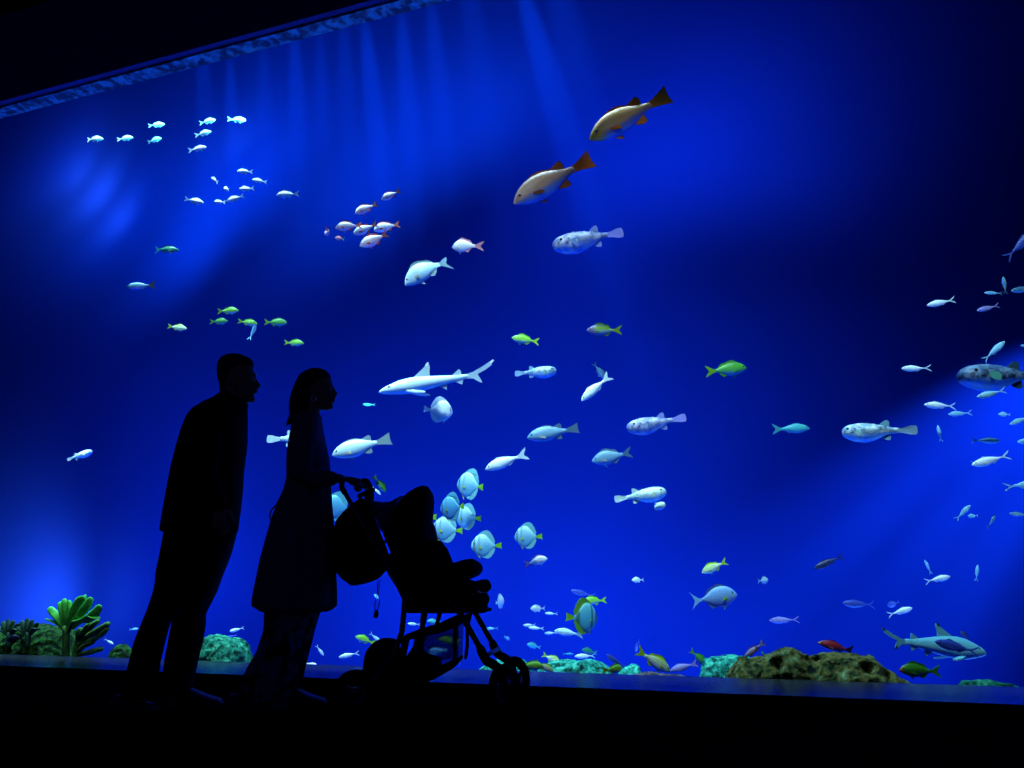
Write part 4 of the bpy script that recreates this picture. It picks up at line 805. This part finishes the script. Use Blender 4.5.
# ---------------- man
YM = 3.5
def m3(x, y, dy=0): return P(x, y, YM+dy)
man = empty('person', (P(160, 705, YM).x, YM, 0))
tag(man, 'man in black shirt and trousers leaning forward to look into the tank', 'person')
INV = Matrix.Translation(-man.location)
bm = bmesh.new()
# skull, face and neck
slices(bm, YM, [(357.5, 230, 240, .03), (359.5, 225, 247, .052), (362.5, 221, 252, .066), (368, 219.5, 253.6, .074), (374, 219, 255.4, .076), (380, 219.5, 256.2, .074), (386, 221, 256, .07), (391, 224, 255.4, .064), (396, 229, 254.6, .055), (400, 236, 253.8, .042), (402.5, 243, 252, .022)], 28)
limb(bm, [m3(255.2, 379), m3(257.2, 383), m3(259.0, 385.8), m3(257.0, 387.4)], [.007, .010, .0125, .008], 12)          # nose
limb(bm, [m3(255.6, 389.6, -.018), m3(256.8, 389.6), m3(255.6, 389.6, .018)], [.005, .0065, .005], 10, up=Vector((0, 0, 1)))   # lips
limb(bm, [m3(255.0, 392.4, -.016), m3(256.4, 392.4), m3(255.0, 392.4, .016)], [.005, .0065, .005], 10, up=Vector((0, 0, 1)))
limb(bm, [m3(251.6, 399.5, -.014), m3(252.4, 399.5, .014)], [.015, .015], 12)                                            # chin
limb(bm, [m3(255.0, 374.5, -.04), m3(256.0, 374.6, -.015), m3(256.0, 374.6, .015), m3(255.0, 374.5, .04)], [.006, .007, .007, .006], 10, up=Vector((0, 0, 1)))  # brow
for s in (-1, 1):
    limb(bm, [m3(234, 378, s*.074), m3(233.5, 383, s*.08), m3(235, 389, s*.074)], [.014, .019, .010], 12, .45, up=Vector((1, 0, 0)))  # ears
limb(bm, [m3(236, 385), m3(233, 400), m3(228, 416)], [.058, .056, .066], 20)
# trunk under the clothes
slices(bm, YM, [(402, 224, 244, .05), (412, 206, 247, .15), (422, 192, 247, .19), (440, 184, 246, .185), (470, 177, 241, .16), (500, 170, 237, .15), (530, 168, 236, .16), (556, 166, 230, .16)], 24)
def leg(bm, pts, rad): limb(bm, pts, rad, 18)
leg(bm, [m3(190, 545, -.08), m3(164, 602, -.09), m3(150, 640, -.10), m3(139, 690, -.10), m3(137, 703, -.10)], [.08, .055, .045, .038, .036])
leg(bm, [m3(198, 545, .08), m3(192, 604, .09), m3(186, 640, .10), m3(178, 690, .10), m3(176, 703, .10)], [.08, .062, .05, .038, .036])
# arms hanging in front of the hip, hands loosely curled
for s, el, wr in ((-1, (203, 478), (219, 506)), (1, (206, 478), (221, 508))):
    limb(bm, [m3(208, 424, s*.18), m3(206, 450, s*.215), m3(*el, s*.225), m3(212, 494, s*.20), m3(*wr, s*.17)], [.05, .047, .04, .036, .027], 16)
    w0 = m3(*wr, s*.17); hand(bm, w0, Vector((.1, -s*.1, -1)), Vector((1, 0, .2)), Vector((0, -s, -.1)), .92, .6)
bm.transform(INV); fuse('body', bm, M_skin, man, .0065, 3)
bm = bmesh.new()
slices(bm, YM, [(355, 230, 241, .025), (356.3, 225, 247, .05), (359, 220, 252.5, .066), (363, 217.6, 255, .076), (367, 217, 254, .08), (371, 216.6, 250, .081), (376, 216.6, 244, .08), (381, 217.3, 239, .078), (386, 218.6, 232, .074), (391, 220.6, 229, .066), (397, 222, 228, .05)], 26)
obj('hair', bm, M_hair, man, local=INV)
for s in (-1, 1):
    bm = bmesh.new(); ball(bm, m3(253.2, 378.4, s*.031), .0115, 12, 8); ey = obj('eye', bm, M_white, man, local=INV); bm = bmesh.new(); ball(bm, m3(253.2, 378.4, s*.031) + Vector((.0075, s*.0035, 0)), .0062, 10, 7); obj('pupil', bm, M_eye, ey, local=INV)
    bm = bmesh.new(); limb(bm, [m3(253.2, 375.3, s*.016), m3(253.8, 374.8, s*.03), m3(252.4, 375.3, s*.046)], .0035, 8, up=Vector((0, 0, 1))); obj('eyebrow', bm, M_hair, man, local=INV)
def fold(a, py): return .025*math.sin(5*a + py*.05) + .015*math.sin(9*a - py*.08)
bm = bmesh.new()
slices(bm, YM, [(392.5, 220.5, 237, .055), (396, 217, 240, .068), (401, 210, 246, .095), (406, 202, 248.6, .14), (414, 192.5, 249.4, .19), (422, 186.2, 249.8, .215), (436, 180.2, 249.6, .222), (450, 176, 248.2, .21), (470, 170.6, 245.4, .195), (490, 166.6, 243.6, .19), (510, 163, 241.6, .195), (526, 160.8, 240.2, .20), (532, 160.4, 239.4, .20), (533, 163, 237, .17)], 40, 1.0, lambda a, py: .5*fold(a, py))
for s in (-1, 1):
    limb(bm, [m3(207, 420, s*.16), m3(206, 450, s*.205), m3(204, 478, s*.225), m3(212, 494, s*.205), m3(218, 503, s*.178)], [.068, .064, .056, .05, .045], 18)
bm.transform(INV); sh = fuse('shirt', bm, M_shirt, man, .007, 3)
bm = bmesh.new(); limb(bm, [m3(222, 397, -.05), m3(236, 401, -.066), m3(246, 405, -.03), m3(247, 406, .0), m3(246, 405, .03), m3(236, 401, .066), m3(222, 397, .05), m3(219.5, 396, 0), m3(222, 397, -.05)], .009, 8, up=Vector((0, 0, 1)))
obj('collar', bm, M_shirt, sh, local=INV)
bm = bmesh.new()
slices(bm, YM, [(520, 165, 238, .165), (535, 163.6, 237.4, .17), (555, 159.8, 232, .175), (575, 155.6, 224, .175), (584, 156, 220, .155, .01), (594, 160, 214, .12, .03), (604, 166, 207, .09, .05), (612, 172, 203, .06, .06)], 32)
def trouser(rows): slices(bm, YM, rows, 26, 1.0, fold)
trouser([(556, 160, 206, .10, -.055), (575, 156, 203, .105, -.065), (590, 153.6, 200, .10, -.075), (604, 148.6, 190, .1, -.085), (620, 142.6, 172, .095, -.095), (640, 134.8, 166.4, .088, -.10), (660, 129.4, 161.6, .085, -.10), (680, 124, 158.6, .085, -.10), (697, 119.5, 156.5, .085, -.10), (698, 122, 154, .075, -.10)])
trouser([(556, 178, 231, .10, .06), (575, 174, 223.4, .105, .075), (590, 172, 218, .10, .085), (604, 172, 211, .1, .09), (614, 171.8, 206, .1, .09), (622, 171.4, 206.6, .095, .095), (640, 168.2, 203.6, .088, .10), (660, 164.6, 199, .085, .10), (680, 162.6, 194.6, .085, .10), (692, 160.6, 192.6, .085, .10), (693, 163, 190, .075, .10)])
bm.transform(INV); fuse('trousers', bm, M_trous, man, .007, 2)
def shoe(par, Y, heel, toe, py, dy, mat, inv, name='shoe'):
    bm = bmesh.new()
    a = P(heel, py, Y); b = P(toe, py, Y); L = b.x-a.x; R = []
    for u, h, wd in ((0, .02, .02), (.03, .05, .034), (.12, .075, .04), (.3, .078, .041), (.45, .066, .043), (.62, .05, .05), (.8, .04, .05), (.93, .032, .038), (1, .018, .014)):
        ring = []
        for k in range(16):
            t = 2*PI*k/16; c, s = sup(math.cos(t), math.sin(t), .7)
            ring.append(Vector((a.x+L*u, Y+dy+wd*c, .004+h*(.5+.5*s))))
        R.append(ring)
    loft(bm, R); o = obj(name, bm, mat, par, local=inv)
    bm = bmesh.new(); R = []
    for u, wd in ((-.01, .02), (.1, .042), (.3, .043), (.45, .044), (.62, .053), (.8, .053), (.95, .036), (1.02, .014)):
        R.append([Vector((a.x+L*u, Y+dy+wd*c, z)) for c, z in ((-1, 0), (1, 0), (1, .018), (-1, .018))])
    loft(bm, R); obj('sole', bm, mat, o, smooth=False, local=inv)
shoe(man, YM, 121, 168, 706, -.10, M_shoe, INV); shoe(man, YM, 165, 213, 706, .10, M_shoe, INV)
# ---------------- woman
YW = 3.52
def w3(x, y, dy=0): return P(x, y, YW+dy)
wom = empty('person', (P(275, 705, YW).x, YW, 0))
tag(wom, 'woman with shoulder length hair in dark tunic pushing the stroller', 'person')
INV = Matrix.Translation(-wom.location)
bm = bmesh.new()
slices(bm, YW, [(371, 308, 322, .03), (374, 303, 328, .05), (379, 300, 331, .064), (384, 299, 333, .068), (389, 299.5, 333.8, .067), (394, 301, 333.8, .064), (399, 304, 333.4, .058), (404, 309, 333, .047), (408, 316, 332.2, .032), (410, 322, 330.6, .016)], 28)
limb(bm, [w3(333.0, 388), w3(334.6, 391.5), w3(336.2, 394.2), w3(334.6, 395.8)], [.006, .009, .0105, .007], 12)
limb(bm, [w3(333.4, 398.2, -.016), w3(334.6, 398.2), w3(333.4, 398.2, .016)], [.005, .0062, .005], 10, up=Vector((0, 0, 1)))
limb(bm, [w3(333.0, 401, -.014), w3(334.3, 401), w3(333.0, 401, .014)], [.005, .0062, .005], 10, up=Vector((0, 0, 1)))
limb(bm, [w3(330.6, 407, -.011), w3(331.0, 407, .011)], [.0125, .0125], 12)
for s in (-1, 1): limb(bm, [w3(312.5, 386, s*.064), w3(312, 391, s*.069), w3(313, 396, s*.064)], [.012, .016, .009], 12, .45, up=Vector((1, 0, 0)))
limb(bm, [w3(313, 396), w3(311, 410), w3(307, 424)], [.046, .043, .055], 18)
slices(bm, YW, [(412, 300, 320, .05), (420, 296, 321, .13), (430, 294, 324, .155), (450, 292, 327, .15), (478, 292, 328, .13), (500, 288, 328, .14), (530, 284, 328, .16), (570, 278, 326, .16), (600, 274, 322, .15)], 24)
limb(bm, [w3(292, 580, -.07), w3(283, 640, -.09), w3(262, 690, -.10), w3(257, 706, -.10)], [.085, .06, .042, .036], 16)
limb(bm, [w3(306, 580, .07), w3(292, 640, .08), w3(281, 690, .08), w3(279, 706, .08)], [.085, .06, .042, .036], 16)
HND = {}
for s in (-1, 1):
    wr = w3(340, 478.5, s*.12); HND[s] = wr
    limb(bm, [w3(308, 427, s*.145), w3(303, 450, s*.175), w3(300, 476, s*.185), w3(320, 479, s*.155), wr], [.042, .04, .034, .031, .023], 14)
    hand(bm, wr, Vector((1, 0, -.12)), Vector((.15, -s, .1)), Vector((0, 0, -1)), .92, 1.0)
bm.transform(INV); fuse('body', bm, M_skin, wom, .006, 3)
bm = bmesh.new()
slices(bm, YW, [(369, 314, 322, .02), (370.3, 308, 326, .045), (372.8, 302.6, 329.6, .06), (376, 299, 331, .072), (381, 296.2, 331.4, .077), (386, 294.2, 327, .078), (392, 292, 321, .077), (398, 290.2, 318, .075), (405, 288.8, 316, .073), (412, 289, 313, .07), (417, 290, 309, .064), (421, 290.4, 303, .05), (423, 291, 298, .035)], 28, 1, lambda a, py: .02*math.sin(11*a))
limb(bm, [w3(296, 415), w3(290.5, 421), w3(286.5, 425)], [.035, .02, .006], 10)
bm.transform(INV); fuse('hair', bm, M_hair, wom, .006, 2)
for s in (-1, 1):
    bm = bmesh.new(); ball(bm, w3(331.2, 388, s*.028), .0105, 12, 8); ey = obj('eye', bm, M_white, wom, local=INV); bm = bmesh.new(); ball(bm, w3(331.2, 388, s*.028) + Vector((.007, s*.0035, 0)), .0058, 10, 7); obj('pupil', bm, M_eye, ey, local=INV)
bm = bmesh.new(); torus(bm, .0125, .0022, Matrix.Translation(w3(313.4, 398.5, -.082)), 24, 8)
tag(obj('earring', bm, M_silver, wom, local=INV), 'bright silver hoop')
def pleat(a, py):
    k = max(0, min(1, (py-480)/130)); return k*(.05*math.sin(8*a+.6) + .03*math.sin(13*a))
bm = bmesh.new()
slices(bm, YW, [(413.5, 300, 320, .052), (416, 297, 322, .09), (420, 294, 323, .145), (426, 292.4, 324.4, .18), (434, 290.4, 326, .185), (444, 288.4, 327.6, .175), (455, 286.6, 329.6, .165), (466, 286.2, 331, .155), (478, 286.6, 331.4, .15), (490, 284, 332, .155), (505, 276.8, 333, .17), (520, 271.6, 334, .185), (540, 266, 335, .205), (560, 260.8, 335.8, .22), (580, 256.8, 336.2, .235), (598, 253.4, 336.4, .245), (606, 253, 336, .25), (611, 262, 330, .235), (612, 266, 326, .20)], 64, 1.0, pleat)
for s in (-1, 1):
    limb(bm, [w3(307, 425, s*.13), w3(303, 450, s*.172), w3(301, 474, s*.185), w3(316, 479, s*.165), w3(331, 478.6, s*.137)], [.058, .055, .050, .044, .038], 16)
bm.transform(INV); tu = fuse('tunic', bm, M_tunic, wom, .007, 2)
bm = bmesh.new()
limb(bm, smooth_path([w3(280, 503, -.03), w3(273, 508, -.05), w3(270, 515, -.05), w3(272.5, 524, -.03)], 4), .004, 8)
limb(bm, smooth_path([w3(282, 503, -.04), w3(277, 509, -.07), w3(272, 520, -.07)], 4), .004, 8)
obj('tie_string', bm, M_tunic, tu, local=INV)
bm = bmesh.new()
slices(bm, YW, [(585, 266, 324, .17), (605, 266, 322, .165), (620, 266, 318, .155), (634, 268, 312, .12)], 30)
slices(bm, YW, [(608, 265, 306, .11, -.06), (630, 264, 304, .115, -.075), (650, 257.6, 300, .12, -.09), (670, 246, 294, .125, -.10), (690, 237.5, 286, .13, -.10), (699, 236, 282, .13, -.10), (700, 240, 278, .11, -.10)], 34, 1, lambda a, py: .06*math.sin(7*a))
slices(bm, YW, [(608, 280, 321, .11, .06), (630, 276, 314.6, .115, .07), (650, 270, 309.6, .12, .08), (670, 266, 304.6, .12, .08), (690, 262, 300, .125, .08), (708, 259, 297, .125, .08), (709, 262, 294, .11, .08)], 34, 1, lambda a, py: .06*math.sin(7*a))
bm.transform(INV); fuse('patterned_trousers', bm, M_pattern, wom, .007, 2)
shoe(wom, YW, 233, 276, 707, -.10, M_shoe, INV); shoe(wom, YW, 276, 322, 707, .08, M_shoe, INV)
# ------------------------------------------------------------------ stroller
YS = 3.60; HW = .19
M_frame = noisy('dark_anodised_tube', (.05, .05, .06), (.08, .08, .09), 30, .35, .5, 0, metal=.8)
M_fab = noisy('black_stroller_fabric', (.008, .008, .012), (.013, .013, .018), 40, .9, .1, .3)
M_rub = noisy('black_rubber', (.008, .008, .009), (.013, .013, .014), 40, .7, .2, .2)
M_foam = noisy('black_foam', (.007, .007, .009), (.011, .011, .013), 60, .85, .15, .3)
M_sheer = clear('sheer_canopy_fabric', (.55, .58, .7), .42, (.012, .012, .03))
M_net = clear('basket_net', (.8, .82, .85), .62, (.01, .01, .014), scale=240)
st = empty('stroller', (P(430, 700, YS).x, YS, 0))
tag(st, 'dark folding child stroller with hood, foot rest and mesh basket', 'stroller')
INV = Matrix.Translation(-st.location)
def s3(x, y, dy=0): return P(x, y, YS+dy)       # traced in the plane of that side of the stroller
def c0(x, y, dy=0): return P(x, y, YS) + Vector((0, dy, 0))
def c3(x, y, dy=0): return P(x, y, YS-HW) + Vector((.12*(HW+dy), HW+dy, 0))   # traced on the near side
def part(name, bm, mat, par=st, smooth=True): return obj(name, bm, mat, par, smooth, INV)
NR, FR_ = -HW, HW
# push handle: two side tubes and a cross bar
for sgn in (-1, 1):
    d = sgn*HW
    bm = bmesh.new(); limb(bm, [c3(345, 493, d), c3(392, 574, d), c3(404, 598, d)], .0105, 12); part('handle_tube', bm, M_frame)
    bm = bmesh.new(); limb(bm, smooth_path([c3(345, 493, d), c3(342, 487, d), c3(343, 480, d*.98), c3(348, 478, d*.8)], 4), .013, 12); part('handle_bend', bm, M_foam)
bm = bmesh.new(); limb(bm, [c3(350, 480, -HW*.85), c3(352, 479.5, 0), c3(350, 480, HW*.85)], .016, 14, up=Vector((0, 0, 1))); part('handle_grip', bm, M_foam)
bm = bmesh.new()
limb(bm, smooth_path([c3(348, 479, -.05), c3(357, 476, -.05), c3(362, 486, -.05), c3(362.5, 499, -.05)], 5), .012, 10)
limb(bm, smooth_path([c3(350, 492, -.05), c3(356, 489, -.05), c3(362, 490, -.05)], 4), .012, 10); part('wrist_strap', bm, M_fab)
# hood: hoops about a pivot
PV = (398, 562)
def hood(outl, piv, wd, m=15, inner=None):
    bm = bmesh.new(); pv = c0(*piv); G = []
    for p in outl:
        o = c0(*p); row = []
        for j in range(m):
            v = -1 + 2*j/(m-1); r = (1-abs(v)**3.2)**(1/3.2) if abs(v) < 1 else 0
            r = .12 + .88*r
            q = pv + (o-pv)*r; row.append(bm.verts.new(Vector((q.x, YS + wd*v, q.z))))
        G.append(row)
    for a, b in zip(G, G[1:]):
        for j in range(m-1): bm.faces.new((a[j], a[j+1], b[j+1], b[j]))
    return bm
def thick(o, t=.006):
    md = o.modifiers.new('thickness', 'SOLIDIFY'); md.thickness = t; md.offset = -1; return o
front = [(386, 530), (392, 519), (398, 508), (404, 499), (411, 493), (418, 488.6), (424, 486.6), (429, 488), (432.4, 493), (433.2, 500), (432.4, 508), (431.6, 516), (430.6, 524), (430.8, 532), (430.6, 540), (428, 547)]
thick(part('hood', hood(front, (402, 566), .205), M_fab), .008)
mid = [(363, 499), (370, 500.6), (378, 502.4), (386, 503.6), (393, 502.8), (399, 500), (404, 497)]
thick(part('hood_sheer_panel', hood(mid, (392, 540), .20), M_sheer), .002)
rear = [(370, 581), (361, 584), (353, 585.6), (344, 579), (337.8, 571), (336.4, 560), (335.6, 546), (335.8, 532), (340, 520), (347, 512), (356, 504), (363, 499)]
thick(part('hood_rear', hood(rear, (386, 562), .20), M_fab), .008)
bm = bmesh.new(); limb(bm, smooth_path([c0(371, 583, -.2), c0(358, 578, -.205), c0(385, 556, -.205)], 4), .006, 8); part('hood_piping', bm, M_fab)
bm = bmesh.new(); limb(bm, smooth_path([c0(388, 553, -.2), c0(398, 530, -.17), c0(408, 507, -.12), c0(418, 491, -.06), c0(427, 487, 0)], 4), .006, 8); part('hood_hoop', bm, M_frame)
# seat
def sprism(name, pts, hw, mat, bv=.02, par=st, off=0):
    bm = bmesh.new(); prism(bm, [c3(*p) for p in pts], off-hw, off+hw); bmesh.ops.recalc_face_normals(bm, faces=bm.faces[:]); bev(bm, bv); return part(name, bm, mat, par)
sprism('seat_back', [(377, 565), (384, 578), (394, 594), (402, 612), (422, 612), (420, 596), (408, 566), (398, 548), (388, 545)], .17, M_fab)
sprism('seat', [(400, 613.5), (480, 613.5), (479, 605), (462, 603), (440, 600), (418, 598), (404, 600)], .17, M_fab, .012)
for sg in (-1, 1):
    sprism('side_wing', [(396, 560), (410, 556), (424, 570), (438, 572), (452, 580), (466, 596), (475, 611), (404, 612), (394, 592)], .012, M_fab, .006, off=sg*.175)
sprism('foot_rest', [(458, 602), (481, 604.5), (480.5, 613.5), (460, 613.5)], .15, M_fab, .01)
bm = bmesh.new(); limb(bm, smooth_path([c3(440, 575, -.18), c3(455, 570.5, -.18), c3(464, 567.5, -.175), c3(468, 566, -.13), c3(467, 566, 0), c3(464, 566.5, .13), c3(458, 568, .175), c3(450, 571, .18), c3(440, 575, .18)], 5), .037, 16); part('bumper_bar', bm, M_foam)
# chassis
RW, FW_ = (355, 691), (503, 691)
for sgn in (-1, 1):
    d = sgn*HW
    bm = bmesh.new(); limb(bm, [c3(405, 600, d), c3(402, 632, d), c3(394, 654, d), c3(372, 684, d*1.05)], .013, 12); part('rear_leg', bm, M_frame)
    bm = bmesh.new(); limb(bm, [c3(452, 604, d), c3(462, 616, d), c3(484, 655, d)], .0135, 12)
    t_ = part('front_leg', bm, M_frame)
    bm = bmesh.new(); limb(bm, smooth_path([c3(480.5, 649, d), c3(486, 660, d), c3(494, 665, d), c3(500, 670, d*1.0), c3(503, 681, d)], 4), [.021]*17, 12); part('front_fork', bm, M_rub)
    bm = bmesh.new(); limb(bm, [c3(403, 606, d), c3(440, 611, d), c3(478, 611, d)], .010, 10); part('seat_rail', bm, M_frame)
bm = bmesh.new(); limb(bm, [c3(487, 655, -HW), c3(487, 655, HW)], .011, 10, up=Vector((0, 0, 1))); part('front_cross_bar', bm, M_frame)
bm = bmesh.new(); limb(bm, [c3(374, 684, -HW), c3(374, 684, HW)], .011, 10, up=Vector((0, 0, 1))); part('rear_axle', bm, M_frame)
def wheel(name, c, R, yaw, side):
    M = Matrix.Translation(c) @ Matrix.Rotation(yaw, 4, 'Z')
    bm = bmesh.new(); torus(bm, R-.019, .019, M, 40, 12); tyre = part(name, bm, M_rub)
    bm = bmesh.new(); torus(bm, R-.042, .007, M, 36, 8)
    for k in range(3):
        a = k*2*PI/3 + .5; e = Vector((math.cos(a), 0, math.sin(a)))
        limb(bm, [M @ (e*.012), M @ (e*(R-.042))], [.016, .011], 10, .6)
    limb(bm, [M @ Vector((0, -.024, 0)), M @ Vector((0, .024, 0))], .017, 14, up=Vector((0, 0, 1)))
    part('hub', bm, M_frame, tyre)
zr = .088
for sgn in (-1, 1):
    y = YS + sgn*(HW+.02); c = P(355, 691, YS-HW); wheel('rear_wheel', Vector((c.x+.06*(sgn+1)*HW, y, .092)), .092, 0, sgn)
    c = P(505, 691, YS-HW); wheel('front_wheel', Vector((c.x+.12*(sgn+1)*HW, y, .104)), .104, math.radians(-48), sgn)
# basket
sprism('basket_floor', [(372, 690), (382, 668), (405, 655), (428, 664), (430, 672), (452, 660), (453.5, 664), (447, 670), (425, 682), (400, 689)], .15, M_fab, .008)
for sg in (-1, 1):
    bm = bmesh.new(); prism(bm, [c3(*p) for p in ((409, 632), (432, 625), (454, 619), (453.4, 634), (452.6, 662), (430, 668), (404, 662))], sg*.15-.002, sg*.15+.002); part('basket_net', bm, M_net, smooth=False)
    bm = bmesh.new(); limb(bm, [c3(404, 638, sg*.155), c3(420, 633, sg*.155), c3(440, 627, sg*.155), c3(457, 617, sg*.155)], [.014, .02, .02, .012], 10); part('basket_rim', bm, M_fab)
    bm = bmesh.new(); limb(bm, [c3(457, 617, sg*.155), c3(453.6, 632, sg*.155), c3(453.6, 650, sg*.155), c3(452, 664, sg*.15)], .009, 10); part('basket_strap', bm, M_fab)
    bm = bmesh.new(); limb(bm, [c3(424, 612, sg*.155), c3(419, 634, sg*.155)], .011, 8); part('basket_strap', bm, M_fab)
    bm = bmesh.new(); limb(bm, [c3(404, 640, sg*.16), c3(400, 660, sg*.16), c3(385, 690, sg*.16)], .018, 8); part('basket_side', bm, M_fab)
# hanging draw cord
bm = bmesh.new()
limb(bm, smooth_path([c3(380, 580, -.19), c3(378.6, 592, -.19), c3(379.4, 602, -.19), c3(376.6, 613, -.19)], 5), .0022, 6)
limb(bm, smooth_path([c3(377.4, 580, -.19), c3(377.4, 592, -.19), c3(375, 604, -.19), c3(375.6, 613, -.19)], 5), .0022, 6)
cd = part('draw_cord', bm, M_fab)
bm = bmesh.new(); limb(bm, [c3(376.2, 612.5, -.19), c3(376, 616, -.19)], .011, 10); part('cord_toggle', bm, M_rub, cd)
# bag stowed behind the basket
bag = empty('bag', c3(385, 688)); tag(bag, 'rounded black bag stowed at the back of the stroller basket', 'bag')
IB = Matrix.Translation(-bag.location)
bm = bmesh.new()
slices(bm, YS, [(638, 383, 392, .03), (640, 377, 397, .07), (645, 370.5, 399.5, .10), (652, 366, 400, .12), (662, 364, 399, .125), (672, 364.6, 392, .125), (680, 367, 386, .12), (684, 370, 382, .10)], 30, .8)
obj('body', bm, M_fab, bag, local=IB)
bm = bmesh.new(); limb(bm, smooth_path([c3(371, 647, -.115), c3(380, 650, -.118), c3(392, 648, -.115)], 4), .006, 8); obj('strap', bm, M_fab, bag, local=IB)
# ---------------- child in the stroller
M_kid = noisy('dark_child_clothes', (.01, .01, .014), (.016, .016, .022), 30, .85, .1, .3)
ch = empty('person', c3(440, 598)); tag(ch, 'small child lying back in the stroller, legs stretched out to the foot rest', 'person')
IC = Matrix.Translation(-ch.location)
bm = bmesh.new()
ball(bm, c3(414, 533), .072, 20, 14, (.95, .9, 1.1))
limb(bm, [c3(421.5, 534), c3(428, 535.5)], [.012, .009], 10)
limb(bm, [c3(414, 542), c3(417, 556)], [.036, .04], 12)
limb(bm, [c3(417, 556), c3(424, 576), c3(430, 590)], [.08, .085, .08], 16, 1.1)
for s in (-1, 1):
    limb(bm, [c3(430, 588, s*.045), c3(454, 590, s*.06), c3(472, 596-4*s*0, s*.06)], [.052, .042, .03], 12)
    limb(bm, [c3(420, 560, s*.085), c3(432, 572, s*.105), c3(446, 574, s*.08)], [.03, .025, .02], 10)
    hand(bm, c3(447, 574, s*.08), Vector((1, 0, .2)), Vector((0, -s, .3)), Vector((.1, 0, -1)), .55, .7)
bm.transform(IC); fuse('body', bm, M_skin, ch, .005, 3)
bm = bmesh.new(); ball(bm, c3(412, 530), .077, 20, 14, (.95, .95, 1.05)); obj('hair', bm, M_hair, ch, local=IC)
for s in (-1, 1):
    bm = bmesh.new(); ball(bm, c3(424.5, 531.5, s*.026), .009, 10, 7); ey = obj('eye', bm, M_white, ch, local=IC); bm = bmesh.new(); ball(bm, c3(424.5, 531.5, s*.026) + Vector((.006, s*.002, 0)), .005, 10, 7); obj('pupil', bm, M_eye, ey, local=IC)
bm = bmesh.new()
limb(bm, [c3(419, 553), c3(425, 573), c3(430, 592)], [.088, .095, .09], 18, 1.15)
for s in (-1, 1): limb(bm, [c3(421, 558, s*.085), c3(433, 569, s*.112), c3(444, 573.5, s*.085)], [.042, .038, .032], 12)
bm.transform(IC); fuse('jacket', bm, M_kid, ch, .006, 2)
bm = bmesh.new()
for s in (-1, 1): limb(bm, [c3(432, 590, s*.045), c3(454, 589, s*.062), c3(466, 593 + 5*s, s*.062)], [.062, .052, .042], 14)
bm.transform(IC); fuse('trousers', bm, M_kid, ch, .006, 2)
for s, x0, y0, x1, y1 in ((1, 460, 590, 477, 585), (-1, 461, 601, 479, 599)):
    bm = bmesh.new(); limb(bm, [c3(x0, y0, s*.062), c3((x0+x1)/2, (y0+y1)/2, s*.062), c3(x1, y1, s*.062)], [.034, .036, .034], 14); obj('shoe', bm, M_shoe, ch, local=IC)
